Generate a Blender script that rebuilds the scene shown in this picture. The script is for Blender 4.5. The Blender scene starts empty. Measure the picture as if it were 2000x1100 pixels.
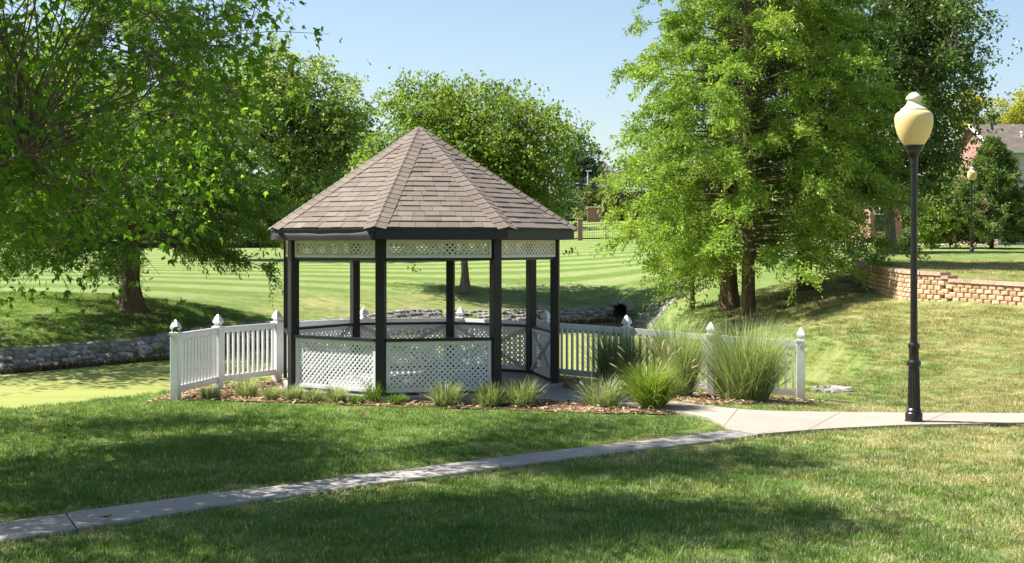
import bpy, math, random
import numpy as np
from mathutils import Vector, Matrix

# ------------------------------------------------------------------ camera, sky, sun, exposure
SC = bpy.context.scene
COL = SC.collection
F_PX, H_Y, CAM_Z = 2577.0, 480.0, 2.27

cam_d = bpy.data.cameras.new('camera')
cam = bpy.data.objects.new('camera', cam_d)
COL.objects.link(cam)
cam.location = (0, 0, CAM_Z)
cam.rotation_euler = (math.radians(90), 0, 0)
cam_d.sensor_width = 36
cam_d.lens = F_PX / 2000 * 36
cam_d.shift_y = (H_Y - 550) / 2000
cam_d.clip_start = 0.1
cam_d.clip_end = 5000
SC.camera = cam

SUN_EL, SUN_AZ = 54.0, 99.0      # azimuth: degrees from "towards the camera" turning to the left
to_sun = Vector((-math.sin(math.radians(SUN_AZ)) * math.cos(math.radians(SUN_EL)),
                 -math.cos(math.radians(SUN_AZ)) * math.cos(math.radians(SUN_EL)),
                 math.sin(math.radians(SUN_EL))))
world = bpy.data.worlds.new('World')
SC.world = world
world.use_nodes = True
wn = world.node_tree
wn.nodes.clear()
sky = wn.nodes.new('ShaderNodeTexSky')
sky.sky_type = 'NISHITA'
sky.sun_disc = False
sky.sun_elevation = math.radians(SUN_EL)
sky.sun_rotation = math.atan2(to_sun.x, to_sun.y)
sky.air_density = 1.0
sky.dust_density = 1.0
sky.ozone_density = 0.6
bg = wn.nodes.new('ShaderNodeBackground')
bg.inputs['Strength'].default_value = 0.066
wo = wn.nodes.new('ShaderNodeOutputWorld')
wn.links.new(sky.outputs[0], bg.inputs[0])
wn.links.new(bg.outputs[0], wo.inputs[0])

sun_d = bpy.data.lights.new('sun', 'SUN')
sun_d.energy = 5.0
sun_d.angle = math.radians(0.53)
sun_d.color = (1.0, 0.965, 0.90)
sun_o = bpy.data.objects.new('sun', sun_d)
COL.objects.link(sun_o)
sun_o.rotation_euler = to_sun.to_track_quat('Z', 'Y').to_euler()
sun_o.location = (-20, 10, 40)

SC.view_settings.view_transform = 'Standard'
SC.view_settings.look = 'None'
SC.view_settings.gamma = 1
SC.view_settings.use_curve_mapping = False
SC.view_settings.exposure = 1.43
SC.render.engine = 'CYCLES'
SC.cycles.max_bounces = 8
SC.cycles.transparent_max_bounces = 8
SC.cycles.use_denoising = True

RNG = np.random.default_rng(11)
random.seed(11)


def unp(px, py, z):
    """point at height z seen at photo pixel (px, py)"""
    Y = (CAM_Z - z) * F_PX / (py - H_Y)
    return ((px - 1000) / F_PX * Y, Y)


def at(px, Y):
    return (px - 1000) / F_PX * Y


def zat(py, Y):
    return CAM_Z - (py - H_Y) / F_PX * Y


# ------------------------------------------------------------------ mesh helpers
class MB:
    def __init__(s):
        s.v, s.f, s.t = [], [], []

    def add(s, vs, fs, tint=0.5):
        o = len(s.v)
        s.v += [tuple(p) for p in vs]
        s.f += [tuple(i + o for i in f) for f in fs]
        s.t += [tint] * len(vs)

    def prism(s, poly, z0, z1, tint=0.5, top=None):
        n = len(poly)
        top = top or poly
        s.add([(x, y, z0) for x, y in poly] + [(x, y, z1) for x, y in top],
              [tuple(range(n - 1, -1, -1)), tuple(range(n, 2 * n))] +
              [(i, (i + 1) % n, n + (i + 1) % n, n + i) for i in range(n)], tint)

    def box(s, c, sx, sy, sz, ang=0.0, tint=0.5, M=None):
        ca, sa = math.cos(ang), math.sin(ang)
        vs = []
        for dz in (-.5, .5):
            for dx, dy in ((-.5, -.5), (.5, -.5), (.5, .5), (-.5, .5)):
                x, y = dx * sx, dy * sy
                p = (c[0] + x * ca - y * sa, c[1] + x * sa + y * ca, c[2] + dz * sz)
                vs.append(p)
        s.add(vs, BOXF, tint)

    def beam(s, p0, p1, w, h, up=(0, 0, 1), tint=0.5):
        p0, p1 = Vector(p0), Vector(p1)
        d = (p1 - p0).normalized()
        side = d.cross(Vector(up)).normalized()
        u = side.cross(d)
        vs = []
        for p in (p0, p1):
            for a, b in ((-1, -1), (1, -1), (1, 1), (-1, 1)):
                vs.append(p + side * (a * w / 2) + u * (b * h / 2))
        s.add(vs, [(0, 1, 2, 3), (7, 6, 5, 4), (0, 4, 5, 1), (1, 5, 6, 2), (2, 6, 7, 3), (3, 7, 4, 0)], tint)

    def tube(s, pts, rad, n=6, cap=True, tint=0.5):
        pts = [Vector(p) for p in pts]
        o = []
        ref = Vector((0.31, 0.77, 0.55))
        vs, fs = [], []
        for i, p in enumerate(pts):
            d = (pts[min(i + 1, len(pts) - 1)] - pts[max(i - 1, 0)])
            d = d.normalized() if d.length > 1e-9 else Vector((0, 0, 1))
            a = d.cross(ref)
            a = a.normalized() if a.length > 1e-4 else d.orthogonal().normalized()
            b = d.cross(a)
            for k in range(n):
                t = 2 * math.pi * k / n
                vs.append(p + (a * math.cos(t) + b * math.sin(t)) * rad[i])
        for i in range(len(pts) - 1):
            for k in range(n):
                fs.append((i * n + k, i * n + (k + 1) % n, (i + 1) * n + (k + 1) % n, (i + 1) * n + k))
        if cap:
            fs.append(tuple(range(n))[::-1])
            fs.append(tuple((len(pts) - 1) * n + k for k in range(n)))
        s.add(vs, fs, tint)

    def lathe(s, prof, c=(0, 0, 0), n=20, flute=None, tint=0.5):
        vs, fs = [], []
        for r, z in prof:
            for k in range(n):
                t = 2 * math.pi * k / n
                rr = r * (1 - (flute if (flute and k % 2) else 0))
                vs.append((c[0] + rr * math.cos(t), c[1] + rr * math.sin(t), c[2] + z))
        m = len(prof)
        for i in range(m - 1):
            for k in range(n):
                fs.append((i * n + k, i * n + (k + 1) % n, (i + 1) * n + (k + 1) % n, (i + 1) * n + k))
        fs.append(tuple(range(n))[::-1])
        fs.append(tuple((m - 1) * n + k for k in range(n)))
        s.add(vs, fs, tint)

    def build(s, name, mat, parent=None, smooth=False, **tags):
        me = bpy.data.meshes.new(name)
        me.from_pydata(s.v, [], s.f)
        a = me.attributes.new('tint', 'FLOAT', 'POINT')
        a.data.foreach_set('value', s.t)
        return link(name, me, mat, parent, smooth, **tags)


BOXF = [(3, 2, 1, 0), (4, 5, 6, 7), (0, 1, 5, 4), (1, 2, 6, 5), (2, 3, 7, 6), (3, 0, 4, 7)]


def link(name, me, mat, parent=None, smooth=False, label=None, cat=None, group=None, kind=None, auto=None):
    if mat is not None and not me.materials:
        me.materials.append(mat)
    if smooth:
        me.polygons.foreach_set('use_smooth', [True] * len(me.polygons))
    me.update()
    if smooth == 'auto':
        try:
            me.set_sharp_from_angle(angle=math.radians(38))
        except Exception:
            pass
    o = bpy.data.objects.new(name, me)
    COL.objects.link(o)
    if parent is not None:
        o.parent = parent
    return tag(o, label, cat, group, kind)


def tag(o, label=None, cat=None, group=None, kind=None):
    if label: o['label'] = label
    if cat: o['category'] = cat
    if group: o['group'] = group
    if kind: o['kind'] = kind
    return o


def thing(name, label, cat, loc=(0, 0, 0), rz=0.0, group=None):
    o = bpy.data.objects.new(name, None)
    o.empty_display_size = 0.1
    COL.objects.link(o)
    o.location = loc
    o.rotation_euler = (0, 0, rz)
    return tag(o, label, cat, group)


def copy_tree(o, parent=None):
    c = o.copy()
    COL.objects.link(c)
    c.parent = parent
    for ch in list(o.children):
        copy_tree(ch, c)
    return c


def tri_mesh(name, V, T, tint):
    """fast triangle mesh from arrays"""
    me = bpy.data.meshes.new(name)
    V = np.ascontiguousarray(V, dtype=np.float32)
    T = np.ascontiguousarray(T, dtype=np.int32)
    me.vertices.add(len(V))
    me.vertices.foreach_set('co', V.ravel())
    me.loops.add(T.size)
    me.loops.foreach_set('vertex_index', T.ravel())
    me.polygons.add(len(T))
    me.polygons.foreach_set('loop_start', np.arange(0, T.size, 3, dtype=np.int32))
    try:
        me.polygons.foreach_set('loop_total', np.full(len(T), 3, dtype=np.int32))
    except Exception:
        pass
    a = me.attributes.new('tint', 'FLOAT', 'POINT')
    a.data.foreach_set('value', np.ascontiguousarray(tint, dtype=np.float32))
    me.update(calc_edges=True)
    return me


# ------------------------------------------------------------------ materials
class NT:
    def __init__(s, name):
        s.m = bpy.data.materials.new(name)
        s.m.use_nodes = True
        s.t = s.m.node_tree
        s.t.nodes.clear()
        s.out = s.n('ShaderNodeOutputMaterial')

    def n(s, typ, **kw):
        nd = s.t.nodes.new(typ)
        for k, v in kw.items():
            setattr(nd, k, v)
        return nd

    def l(s, a, b):
        s.t.links.new(a, b)

    def val(s, sock, v):
        if hasattr(v, 'is_output') or hasattr(v, 'links'):
            s.l(v, sock)
        else:
            sock.default_value = v

    def obj(s):
        return s.n('ShaderNodeTexCoord').outputs['Object']

    def pos(s):
        return s.n('ShaderNodeNewGeometry').outputs['Position']

    def noise(s, vec, scale, detail=4, rough=0.55, dist=0.0):
        nd = s.n('ShaderNodeTexNoise')
        s.l(vec, nd.inputs['Vector'])
        nd.inputs['Scale'].default_value = scale
        nd.inputs['Detail'].default_value = detail
        nd.inputs['Roughness'].default_value = rough
        nd.inputs['Distortion'].default_value = dist
        return nd.outputs['Fac']

    def ramp(s, fac, stops):
        nd = s.n('ShaderNodeValToRGB')
        s.l(fac, nd.inputs[0])
        e = nd.color_ramp.elements
        e[0].position, e[0].color = stops[0][0], (*stops[0][1], 1)
        e[1].position, e[1].color = stops[-1][0], (*stops[-1][1], 1)
        for p, c in stops[1:-1]:
            x = e.new(p)
            x.color = (*c, 1)
        return nd.outputs[0]

    def mix(s, fac, a, b, blend='MIX'):
        nd = s.n('ShaderNodeMix', data_type='RGBA', blend_type=blend)
        s.val(nd.inputs['Factor'], fac)
        for k, v in (('A', a), ('B', b)):
            sk = [i for i in nd.inputs if i.name == k and i.type == 'RGBA'][0]
            s.val(sk, (*v, 1) if isinstance(v, tuple) and len(v) == 3 else v)
        return [o for o in nd.outputs if o.type == 'RGBA'][0]

    def math(s, op, a, b=0.0, c=None, clamp=False):
        nd = s.n('ShaderNodeMath', operation=op, use_clamp=clamp)
        s.val(nd.inputs[0], a)
        s.val(nd.inputs[1], b)
        if c is not None:
            s.val(nd.inputs[2], c)
        return nd.outputs[0]

    def maprange(s, v, a, b, c=0.0, d=1.0):
        nd = s.n('ShaderNodeMapRange')
        s.l(v, nd.inputs[0])
        for i, x in enumerate((a, b, c, d)):
            nd.inputs[i + 1].default_value = x
        return nd.outputs[0]

    def attr(s, name):
        return s.n('ShaderNodeAttribute', attribute_name=name).outputs['Fac']

    def bump(s, h, strength=0.3, dist=0.02):
        nd = s.n('ShaderNodeBump')
        nd.inputs['Strength'].default_value = strength
        nd.inputs['Distance'].default_value = dist
        s.l(h, nd.inputs['Height'])
        return nd.outputs[0]

    def bsdf(s, color, rough=0.6, spec=0.3, normal=None, **kw):
        b = s.n('ShaderNodeBsdfPrincipled')
        s.val(b.inputs['Base Color'], (*color, 1) if isinstance(color, tuple) else color)
        s.val(b.inputs['Roughness'], rough)
        b.inputs['Specular IOR Level'].default_value = spec
        for k, v in kw.items():
            b.inputs[k].default_value = v
        if normal is not None:
            s.l(normal, b.inputs['Normal'])
        return b.outputs[0]

    def done(s, sh):
        s.l(sh, s.out.inputs['Surface'])
        return s.m


def leaf_mat(name, stops, trans=0.35, tcol=1.9, rough=0.45, spec=0.35, big=0.6):
    t = NT(name)
    fac = t.attr('tint')
    n = t.noise(t.pos(), big, 3)
    f2 = t.math('ADD', fac, t.maprange(n, .3, .7, -.18, .18), clamp=True)
    col = t.ramp(f2, stops)
    p = t.bsdf(col, rough, spec)
    tr = t.n('ShaderNodeBsdfTranslucent')
    tc = t.mix(1.0, col, (tcol, tcol * 1.0, tcol * .5), 'MULTIPLY')
    t.l(tc, tr.inputs[0])
    mx = t.n('ShaderNodeMixShader')
    mx.inputs[0].default_value = trans
    t.l(p, mx.inputs[1])
    t.l(tr.outputs[0], mx.inputs[2])
    return t.done(mx.outputs[0])


def paint_mat(name, col, rough=0.5, var=0.12, scale=6, spec=0.35, bump=0.05, fine=60, streak=True, dirt=False):
    t = NT(name)
    p = t.obj()
    n1 = t.noise(p, scale, 5)
    if streak:
        mp = t.n('ShaderNodeMapping')
        t.l(p, mp.inputs[0])
        mp.inputs['Scale'].default_value = (1, 1, .12)
        n2 = t.noise(mp.outputs[0], fine * .5, 4)
    else:
        n2 = t.noise(p, fine, 4)
    v = t.math('ADD', t.math('MULTIPLY', n1, .6), t.math('MULTIPLY', n2, .4))
    lo = tuple(max(0, c * (1 - var)) for c in col)
    hi = tuple(min(1, c * (1 + var)) for c in col)
    c = t.ramp(v, [(.3, lo), (.7, hi)])
    if dirt:
        sz = t.n('ShaderNodeSeparateXYZ')
        t.l(t.pos(), sz.inputs[0])
        low = t.maprange(t.math('ADD', sz.outputs[2], t.math('MULTIPLY', t.noise(t.pos(), 9, 4), .3)), -.05, .32, .75, 0)
        spot = t.maprange(t.noise(t.pos(), 5, 5, .7), .6, .8, 0, .3)
        c = t.mix(t.math('ADD', low, spot, clamp=True), c, (.36, .33, .27))
    rr = t.maprange(n2, .3, .7, max(.05, rough - .08), rough + .1)
    return t.done(t.bsdf(c, rr, spec, t.bump(n2, bump, .01)))


def ground_mat():
    t = NT('lawn')
    p = t.pos()
    patch = t.noise(p, .35, 5, .6)
    mid = t.noise(p, 2.2, 5, .65)
    fine = t.noise(p, 22, 4, .7)
    very = t.noise(p, 75, 3, .7)
    v = t.math('ADD', t.math('MULTIPLY', mid, .45), t.math('MULTIPLY', fine, .55))
    green = t.ramp(v, [(.28, (.06, .115, .022)), (.5, (.13, .198, .042)), (.72, (.225, .285, .08))])
    dry = t.ramp(v, [(.3, (.23, .215, .075)), (.7, (.47, .42, .20))])
    dryf = t.math('ADD', t.math('ADD', t.maprange(patch, .48, .7, 0, .5), t.maprange(mid, .45, .72, 0, .28)), t.math('MULTIPLY', t.attr('dry'), t.maprange(mid, .3, .65, .15, .95)), clamp=True)
    c = t.mix(dryf, green, dry)
    # mowing stripes on the far lawn (grass laid in two directions)
    sx = t.n('ShaderNodeSeparateXYZ')
    t.l(p, sx.inputs[0])
    wob = t.math('MULTIPLY', t.noise(p, .25, 3), 1.1)
    ph = t.math('ADD', t.math('ADD', sx.outputs[1], t.math('MULTIPLY', sx.outputs[0], -.22)), wob)
    s = t.math('SINE', t.math('MULTIPLY', ph, 2 * math.pi / 4.2))
    s = t.maprange(s, -.45, .45, 0, 1)
    c = t.mix(t.math('MULTIPLY', t.attr('stripe'), .7), c, t.mix(v, (.06, .125, .018), (.17, .25, .045)))
    sm = t.math('MULTIPLY', s, t.attr('stripe'))
    sm = t.math('MULTIPLY', sm, t.maprange(t.math('ADD', t.math('MULTIPLY', mid, .5), t.math('MULTIPLY', t.noise(p, .7, 4, .7), .5)), .32, .6, .45, 1.1))
    c = t.mix(t.math('MULTIPLY', sm, .8), c, t.mix(fine, (.205, .255, .085), (.345, .375, .17)))
    c = t.mix(t.math('MULTIPLY', t.attr('soil'), t.maprange(mid, .35, .6, .5, 1), clamp=True), c,
              t.mix(fine, (.05, .032, .02), (.16, .105, .065)))
    h = t.math('ADD', fine, very)
    return t.done(t.bsdf(c, .85, .1, t.bump(h, .75, .06)))


M = {}


def make_materials():
    M['lawn'] = ground_mat()
    # grass blades
    M['blade'] = leaf_mat('grass_blade', [(0, (.055, .128, .026)), (.45, (.135, .232, .052)), (.75, (.29, .34, .12)), (1, (.62, .55, .34))], .42, 1.3, .5, .25, .8)
    M['dry_blade'] = leaf_mat('dry_grass_blade', [(0, (.15, .165, .06)), (.45, (.29, .29, .12)), (.75, (.44, .41, .21)), (1, (.68, .58, .38))], .4, 1.2, .55, .2, .8)
    M['maple'] = leaf_mat('maple_leaf', [(0, (.045, .105, .014)), (.5, (.095, .18, .022)), (1, (.19, .265, .038))], .5, 2.2, .55, .15, .5)
    M['cypress'] = leaf_mat('cypress_leaf', [(0, (.085, .16, .024)), (.5, (.18, .28, .045)), (1, (.34, .42, .09))], .38, 1.6, .6, .2, .35)
    M['cypress_dark'] = leaf_mat('cypress_leaf_dark', [(0, (.055, .11, .018)), (.5, (.10, .175, .03)), (1, (.19, .27, .055))], .35, 1.6, .6, .2, .35)
    M['birch'] = leaf_mat('birch_leaf', [(0, (.07, .125, .016)), (.5, (.135, .205, .028)), (1, (.24, .29, .055))], .42, 1.7, .5, .22, .35)
    M['locust'] = leaf_mat('locust_leaf', [(0, (.09, .15, .038)), (.5, (.18, .25, .065)), (1, (.30, .35, .13))], .42, 1.6, .5, .22, .3)
    M['gum'] = leaf_mat('gum_leaf', [(0, (.04, .08, .018)), (.5, (.08, .135, .03)), (1, (.16, .21, .065))], .34, 1.6, .42, .35, .3)
    M['juniper'] = leaf_mat('juniper_leaf', [(0, (.055, .10, .022)), (.5, (.11, .175, .04)), (1, (.19, .26, .075))], .22, 1.4, .6, .2, .5)
    M['yellow'] = leaf_mat('yellow_leaf', [(0, (.16, .19, .02)), (.5, (.34, .34, .035)), (1, (.5, .45, .06))], .35, 1.4, .5, .3)
    M['far'] = leaf_mat('far_leaf', [(0, (.03, .065, .026)), (.5, (.06, .11, .042)), (1, (.11, .16, .065))], .28, 1.4, .6, .2, .2)
    M['far_pine'] = leaf_mat('far_pine_leaf', [(0, (.025, .05, .035)), (.5, (.045, .08, .052)), (1, (.08, .12, .075))], .2, 1.3, .6, .2, .2)
    M['far_yellow'] = leaf_mat('far_yellow_leaf', [(0, (.08, .11, .03)), (.5, (.14, .17, .045)), (1, (.24, .235, .08))], .3, 1.4, .6, .2, .2)
    M['maiden'] = leaf_mat('maiden_grass_blade', [(0, (.14, .20, .075)), (.5, (.27, .34, .14)), (1, (.48, .50, .27))], .3, 1.3, .5, .3, 1.5)
    M['maiden_shaded'] = leaf_mat('maiden_grass_blade_shaded', [(0, (.07, .12, .055)), (.5, (.14, .21, .10)), (1, (.27, .33, .18))], .3, 1.3, .5, .3, 1.5)  # darker copy of the maiden blades, with the gazebo's shade put into the colour
    M['fountain'] = leaf_mat('fountain_grass_blade', [(0, (.09, .16, .02)), (.5, (.19, .28, .045)), (1, (.38, .43, .13))], .35, 1.5, .45, .3, 1.5)
    M['liriope'] = leaf_mat('striped_blade', [(0, (.10, .15, .05)), (.5, (.24, .30, .13)), (1, (.46, .47, .28))], .3, 1.3, .5, .3, 2)
    M['liriope_green'] = leaf_mat('green_blade', [(0, (.05, .11, .015)), (.5, (.11, .21, .03)), (1, (.24, .31, .06))], .3, 1.4, .45, .3, 2)
    M['plume'] = leaf_mat('plume', [(0, (.32, .24, .15)), (1, (.62, .52, .38))], .3, 1.1, .8, .1)
    M['weed'] = leaf_mat('bank_weed', [(0, (.04, .09, .015)), (1, (.15, .2, .05))], .3, 1.4, .5, .2)
    M['straw'] = leaf_mat('pine_straw', [(0, (.20, .125, .07)), (.5, (.36, .245, .15)), (1, (.55, .42, .29))], .08, 1.0, .75, .15)
    M['dead_leaf'] = leaf_mat('dead_leaf', [(0, (.10, .05, .025)), (1, (.22, .12, .06))], .1, 1.0, .7, .2)

    def bark(name, a, b, sc=1.0):
        t = NT(name)
        p = t.obj()
        mp = t.n('ShaderNodeMapping')
        t.l(p, mp.inputs[0])
        mp.inputs['Scale'].default_value = (9 * sc, 9 * sc, 1.1 * sc)
        n = t.noise(mp.outputs[0], 2.2, 6, .65, .4)
        c = t.ramp(n, [(.3, a), (.68, b)])
        c = t.mix(t.maprange(t.noise(p, 1.3, 3), .4, .7, 0, .45), c, (b[0] * .9, b[1] * .95, b[2] * .85))
        return t.done(t.bsdf(c, .9, .15, t.bump(n, .9, .05)))
    M['bark'] = bark('cypress_bark', (.045, .03, .02), (.19, .13, .09))
    M['bark_grey'] = bark('grey_bark', (.07, .055, .042), (.26, .21, .165))
    M['bark_dark'] = bark('dark_bark', (.022, .017, .013), (.085, .066, .05))

    # shingle
    t = NT('asphalt_shingle')
    p = t.obj()
    gr = t.noise(p, 260, 2, .6)
    blot = t.noise(p, 3.2, 4)
    f = t.math('ADD', t.math('MULTIPLY', t.attr('tint'), .75), t.math('MULTIPLY', blot, .25))
    c = t.ramp(f, [(.12, (.128, .100, .082)), (.5, (.172, .138, .115)), (.88, (.22, .182, .156))])
    c = t.mix(t.maprange(gr, .35, .7, 0, .55), c, t.mix(blot, (.095, .078, .067), (.265, .23, .205)))
    M['shingle'] = t.done(t.bsdf(c, .92, .15, t.bump(gr, .5, .004)))

    M['black_paint'] = paint_mat('black_paint', (.009, .010, .014), .4, .35, 5, .4, .06, 70)
    M['brown_black'] = paint_mat('weathered_dark_paint', (.022, .020, .018), .55, .3, 5, .4, .08, 70)
    # dark posts with specks of chipped paint
    t = NT('dark_post_paint')
    p = t.obj()
    vor = t.n('ShaderNodeTexVoronoi')
    t.l(p, vor.inputs['Vector'])
    vor.inputs['Scale'].default_value = 34
    sp = t.math('LESS_THAN', vor.outputs['Distance'], .075)
    sp = t.math('MULTIPLY', sp, t.math('GREATER_THAN', t.noise(p, 2.4, 3), .56))
    mp = t.n('ShaderNodeMapping')
    t.l(p, mp.inputs[0])
    mp.inputs['Scale'].default_value = (1, 1, .08)
    gr = t.noise(mp.outputs[0], 46, 4)
    c = t.mix(gr, (.006, .007, .010), (.022, .020, .019))
    c = t.mix(sp, c, (.5, .5, .48))
    M['post_paint'] = t.done(t.bsdf(c, t.maprange(gr, .3, .7, .35, .6), .35, t.bump(gr, .15, .006)))
    M['flashing'] = paint_mat('grey_flashing', (.05, .05, .055), .6, .2, 3, .08, .1, 18, False)

    M['white_paint'] = paint_mat('white_lattice_paint', (.66, .665, .66), .5, .07, 3, .35, .05, 60, True, True)
    M['cream_paint'] = paint_mat('aged_white_paint', (.66, .63, .55), .55, .1, 3, .3, .06, 60)
    # vinyl with faint dirt at the foot
    M['vinyl'] = paint_mat('white_vinyl', (.70, .71, .71), .34, .035, 2.5, .45, .02, 40, True, True)
    M['old_wood'] = paint_mat('greyed_brace_wood', (.46, .44, .40), .7, .15, 6, .2, .1, 60)

    # concrete
    def concrete(name, lo, hi):
        t = NT(name)
        p = t.pos()
        a, b, d = t.noise(p, 1.1, 5, .6), t.noise(p, 55, 4, .7), t.noise(p, 7, 4)
        v = t.math('ADD', t.math('MULTIPLY', a, .55), t.math('ADD', t.math('MULTIPLY', b, .25), t.math('MULTIPLY', d, .2)))
        c = t.ramp(v, [(.34, lo), (.66, hi)])
        c = t.mix(t.math('MULTIPLY', t.attr('tint'), .25), c, (hi[0] * 1.08, hi[1] * 1.05, hi[2]))
        return t.done(t.bsdf(c, .88, .2, t.bump(b, .35, .006)))
    M['concrete'] = concrete('concrete', (.25, .21, .175), (.33, .28, .238))
    M['old_concrete'] = concrete('weathered_concrete', (.20, .185, .17), (.36, .33, .30))

    # lamp
    t = NT('lamp_globe')
    p = t.obj()
    n = t.noise(p, 9, 4)
    c = t.mix(t.maprange(n, .3, .7, 0, .3), (.76, .56, .27), (.68, .49, .22))
    b = t.n('ShaderNodeBsdfPrincipled')
    t.l(c, b.inputs['Base Color'])
    b.inputs['Roughness'].default_value = .42
    b.inputs['Subsurface Weight'].default_value = .35
    b.inputs['Subsurface Radius'].default_value = (.12, .09, .05)
    M['globe'] = t.done(b.outputs[0])
    M['globe_cap'] = paint_mat('lamp_globe_cap', (.62, .56, .40), .45, .06, 6, .35, .02, 40, False)
    M['lamp_black'] = paint_mat('lamp_black_paint', (.008, .008, .009), .35, .3, 9, .5, .12, 90, False)

    # stones
    def stone(name, lo, hi, sc=9):
        t = NT(name)
        p = t.pos()
        a, b = t.noise(p, sc, 5, .65), t.noise(p, sc * 7, 4, .7)
        v = t.math('ADD', t.math('MULTIPLY', a, .45), t.math('ADD', t.math('MULTIPLY', b, .3), t.math('MULTIPLY', t.attr('tint'), .25)))
        rnd = t.n('ShaderNodeObjectInfo').outputs['Random']
        v = t.math('ADD', v, t.maprange(rnd, 0, 1, -.1, .1))
        c = t.ramp(v, [(.3, lo), (.7, hi)])
        return t.done(t.bsdf(c, .92, .15, t.bump(t.math('ADD', a, b), .7, .03)))
    M['block'] = stone('tan_wall_block', (.38, .235, .14), (.64, .44, .285))
    M['cap_block'] = stone('tan_cap_block', (.37, .245, .17), (.58, .43, .32))
    M['riprap'] = stone('grey_bank_stone', (.17, .155, .14), (.42, .385, .35))
    M['mortar'] = stone('bank_earth', (.05, .045, .035), (.16, .135, .105), 6)
    M['reed'] = leaf_mat('dry_bank_weed', [(0, (.08, .06, .035)), (1, (.27, .20, .12))], .15, 1.0, .8, .1)
    M['culvert'] = paint_mat('dark_culvert', (.03, .03, .03), .8, .3, 5, .2, .1, 30, False)

    # pond
    t = NT('pond_duckweed')
    p = t.pos()
    mp = t.n('ShaderNodeMapping')
    t.l(p, mp.inputs[0])
    mp.inputs['Scale'].default_value = (.25, 1.1, 1)
    st = t.noise(mp.outputs[0], .9, 5, .6, .6)
    fine = t.noise(p, 30, 4, .7)
    v = t.math('ADD', t.math('MULTIPLY', st, .7), t.math('MULTIPLY', fine, .3))
    c = t.ramp(v, [(.3, (.165, .195, .038)), (.5, (.215, .235, .055)), (.7, (.265, .27, .085))])
    weed = t.bsdf(c, .7, .25, t.bump(fine, .15, .01))
    water = t.bsdf((.012, .016, .012), .06, .5, t.bump(t.noise(p, 3, 3), .05, .02))
    sx = t.n('ShaderNodeSeparateXYZ')
    t.l(p, sx.inputs[0])
    edge = t.math('ADD', sx.outputs[1], t.math('MULTIPLY', t.math('SUBTRACT', t.noise(p, .5, 4), .5), 9))
    op = t.maprange(edge, 47.5, 49.0, 0, 1)
    mx = t.n('ShaderNodeMixShader')
    t.l(op, mx.inputs[0])
    t.l(weed, mx.inputs[1])
    t.l(water, mx.inputs[2])
    M['pond'] = t.done(mx.outputs[0])

    # mulch
    t = NT('mulch')
    p = t.pos()
    a, b = t.noise(p, 3, 4), t.noise(p, 48, 4, .75)
    c = t.ramp(t.math('ADD', t.math('MULTIPLY', a, .4), t.math('MULTIPLY', b, .6)),
               [(.3, (.11, .068, .042)), (.55, (.25, .16, .095)), (.75, (.42, .29, .19))])
    M['mulch'] = t.done(t.bsdf(c, .95, .1, t.bump(b, 1, .03)))

    # buildings
    M['siding'] = paint_mat('pale_siding', (.50, .475, .46), .6, .05, 2, .3, .03, 20, False)
    M['trim'] = paint_mat('white_trim', (.72, .71, .69), .5, .05, 3, .3, .02, 30, False)
    t = NT('red_brick')
    p = t.obj()
    br = t.n('ShaderNodeTexBrick')
    cmb = t.n('ShaderNodeCombineXYZ')
    sx = t.n('ShaderNodeSeparateXYZ')
    t.l(p, sx.inputs[0])
    t.l(t.math('ADD', sx.outputs[0], sx.outputs[1]), cmb.inputs[0])
    t.l(sx.outputs[2], cmb.inputs[1])
    t.l(cmb.outputs[0], br.inputs['Vector'])
    br.inputs['Color1'].default_value = (.25, .105, .075, 1)
    br.inputs['Color2'].default_value = (.34, .16, .12, 1)
    br.inputs['Mortar'].default_value = (.36, .31, .27, 1)
    br.inputs['Scale'].default_value = 1
    br.inputs['Brick Width'].default_value = .22
    br.inputs['Row Height'].default_value = .075
    br.inputs['Mortar Size'].default_value = .008
    M['brick'] = t.done(t.bsdf(br.outputs[0], .9, .15))
    M['glass'] = paint_mat('dark_glass', (.03, .035, .04), .15, .2, 3, .5, .01, 10, False)
    M['iron'] = paint_mat('black_iron', (.02, .02, .02), .5, .2, 5, .4, .02, 30, False)
    M['road'] = concrete('pale_road', (.40, .385, .37), (.55, .53, .51))
    M['steel'] = paint_mat('galvanised_steel', (.42, .44, .46), .45, .1, 3, .5, .02, 20, False)
    M['sign_green'] = paint_mat('green_sign', (.01, .20, .15), .5, .05, 3, .4, .01, 20, False)
    M['sign_white'] = paint_mat('sign_letters', (.75, .78, .76), .5, .05, 3, .4, .01, 20, False)
    M['lens'] = paint_mat('dark_signal_lens', (.06, .05, .05), .2, .1, 3, .5, .01, 20, False)


make_materials()

# ------------------------------------------------------------------ terrain
WATER = -1.0
G0 = -0.12
POND = np.array([(-40, 19.6), (-14, 19.6), (-9.2, 19.8), (-7.8, 20.5), (-6.7, 22.2), (-5.7, 24.9), (-3.8, 26.9), (-1.2, 27.5), (1.6, 26.6),
                 (3.6, 25.2), (5.2, 24.7), (6.0, 25.6), (6.2, 28), (5.9, 32), (5.2, 38), (4.9, 44), (5.1, 50), (5.7, 56.5), (5.0, 57.6), (1.9, 55.2),
                 (-2.0, 52.7), (-5.45, 46.8), (-9.75, 37.8), (-13, 33.4), (-18, 29.5), (-40, 28)], float)
WALL = np.array([(13.2, 49.0), (11.9, 46.0), (11.35, 43.0), (10.72, 38.0), (10.38, 34.9), (10.5, 34.0), (10.85, 33.2), (12.05, 30.9), (13.4, 28.4), (14.6, 26.4)], float)

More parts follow.
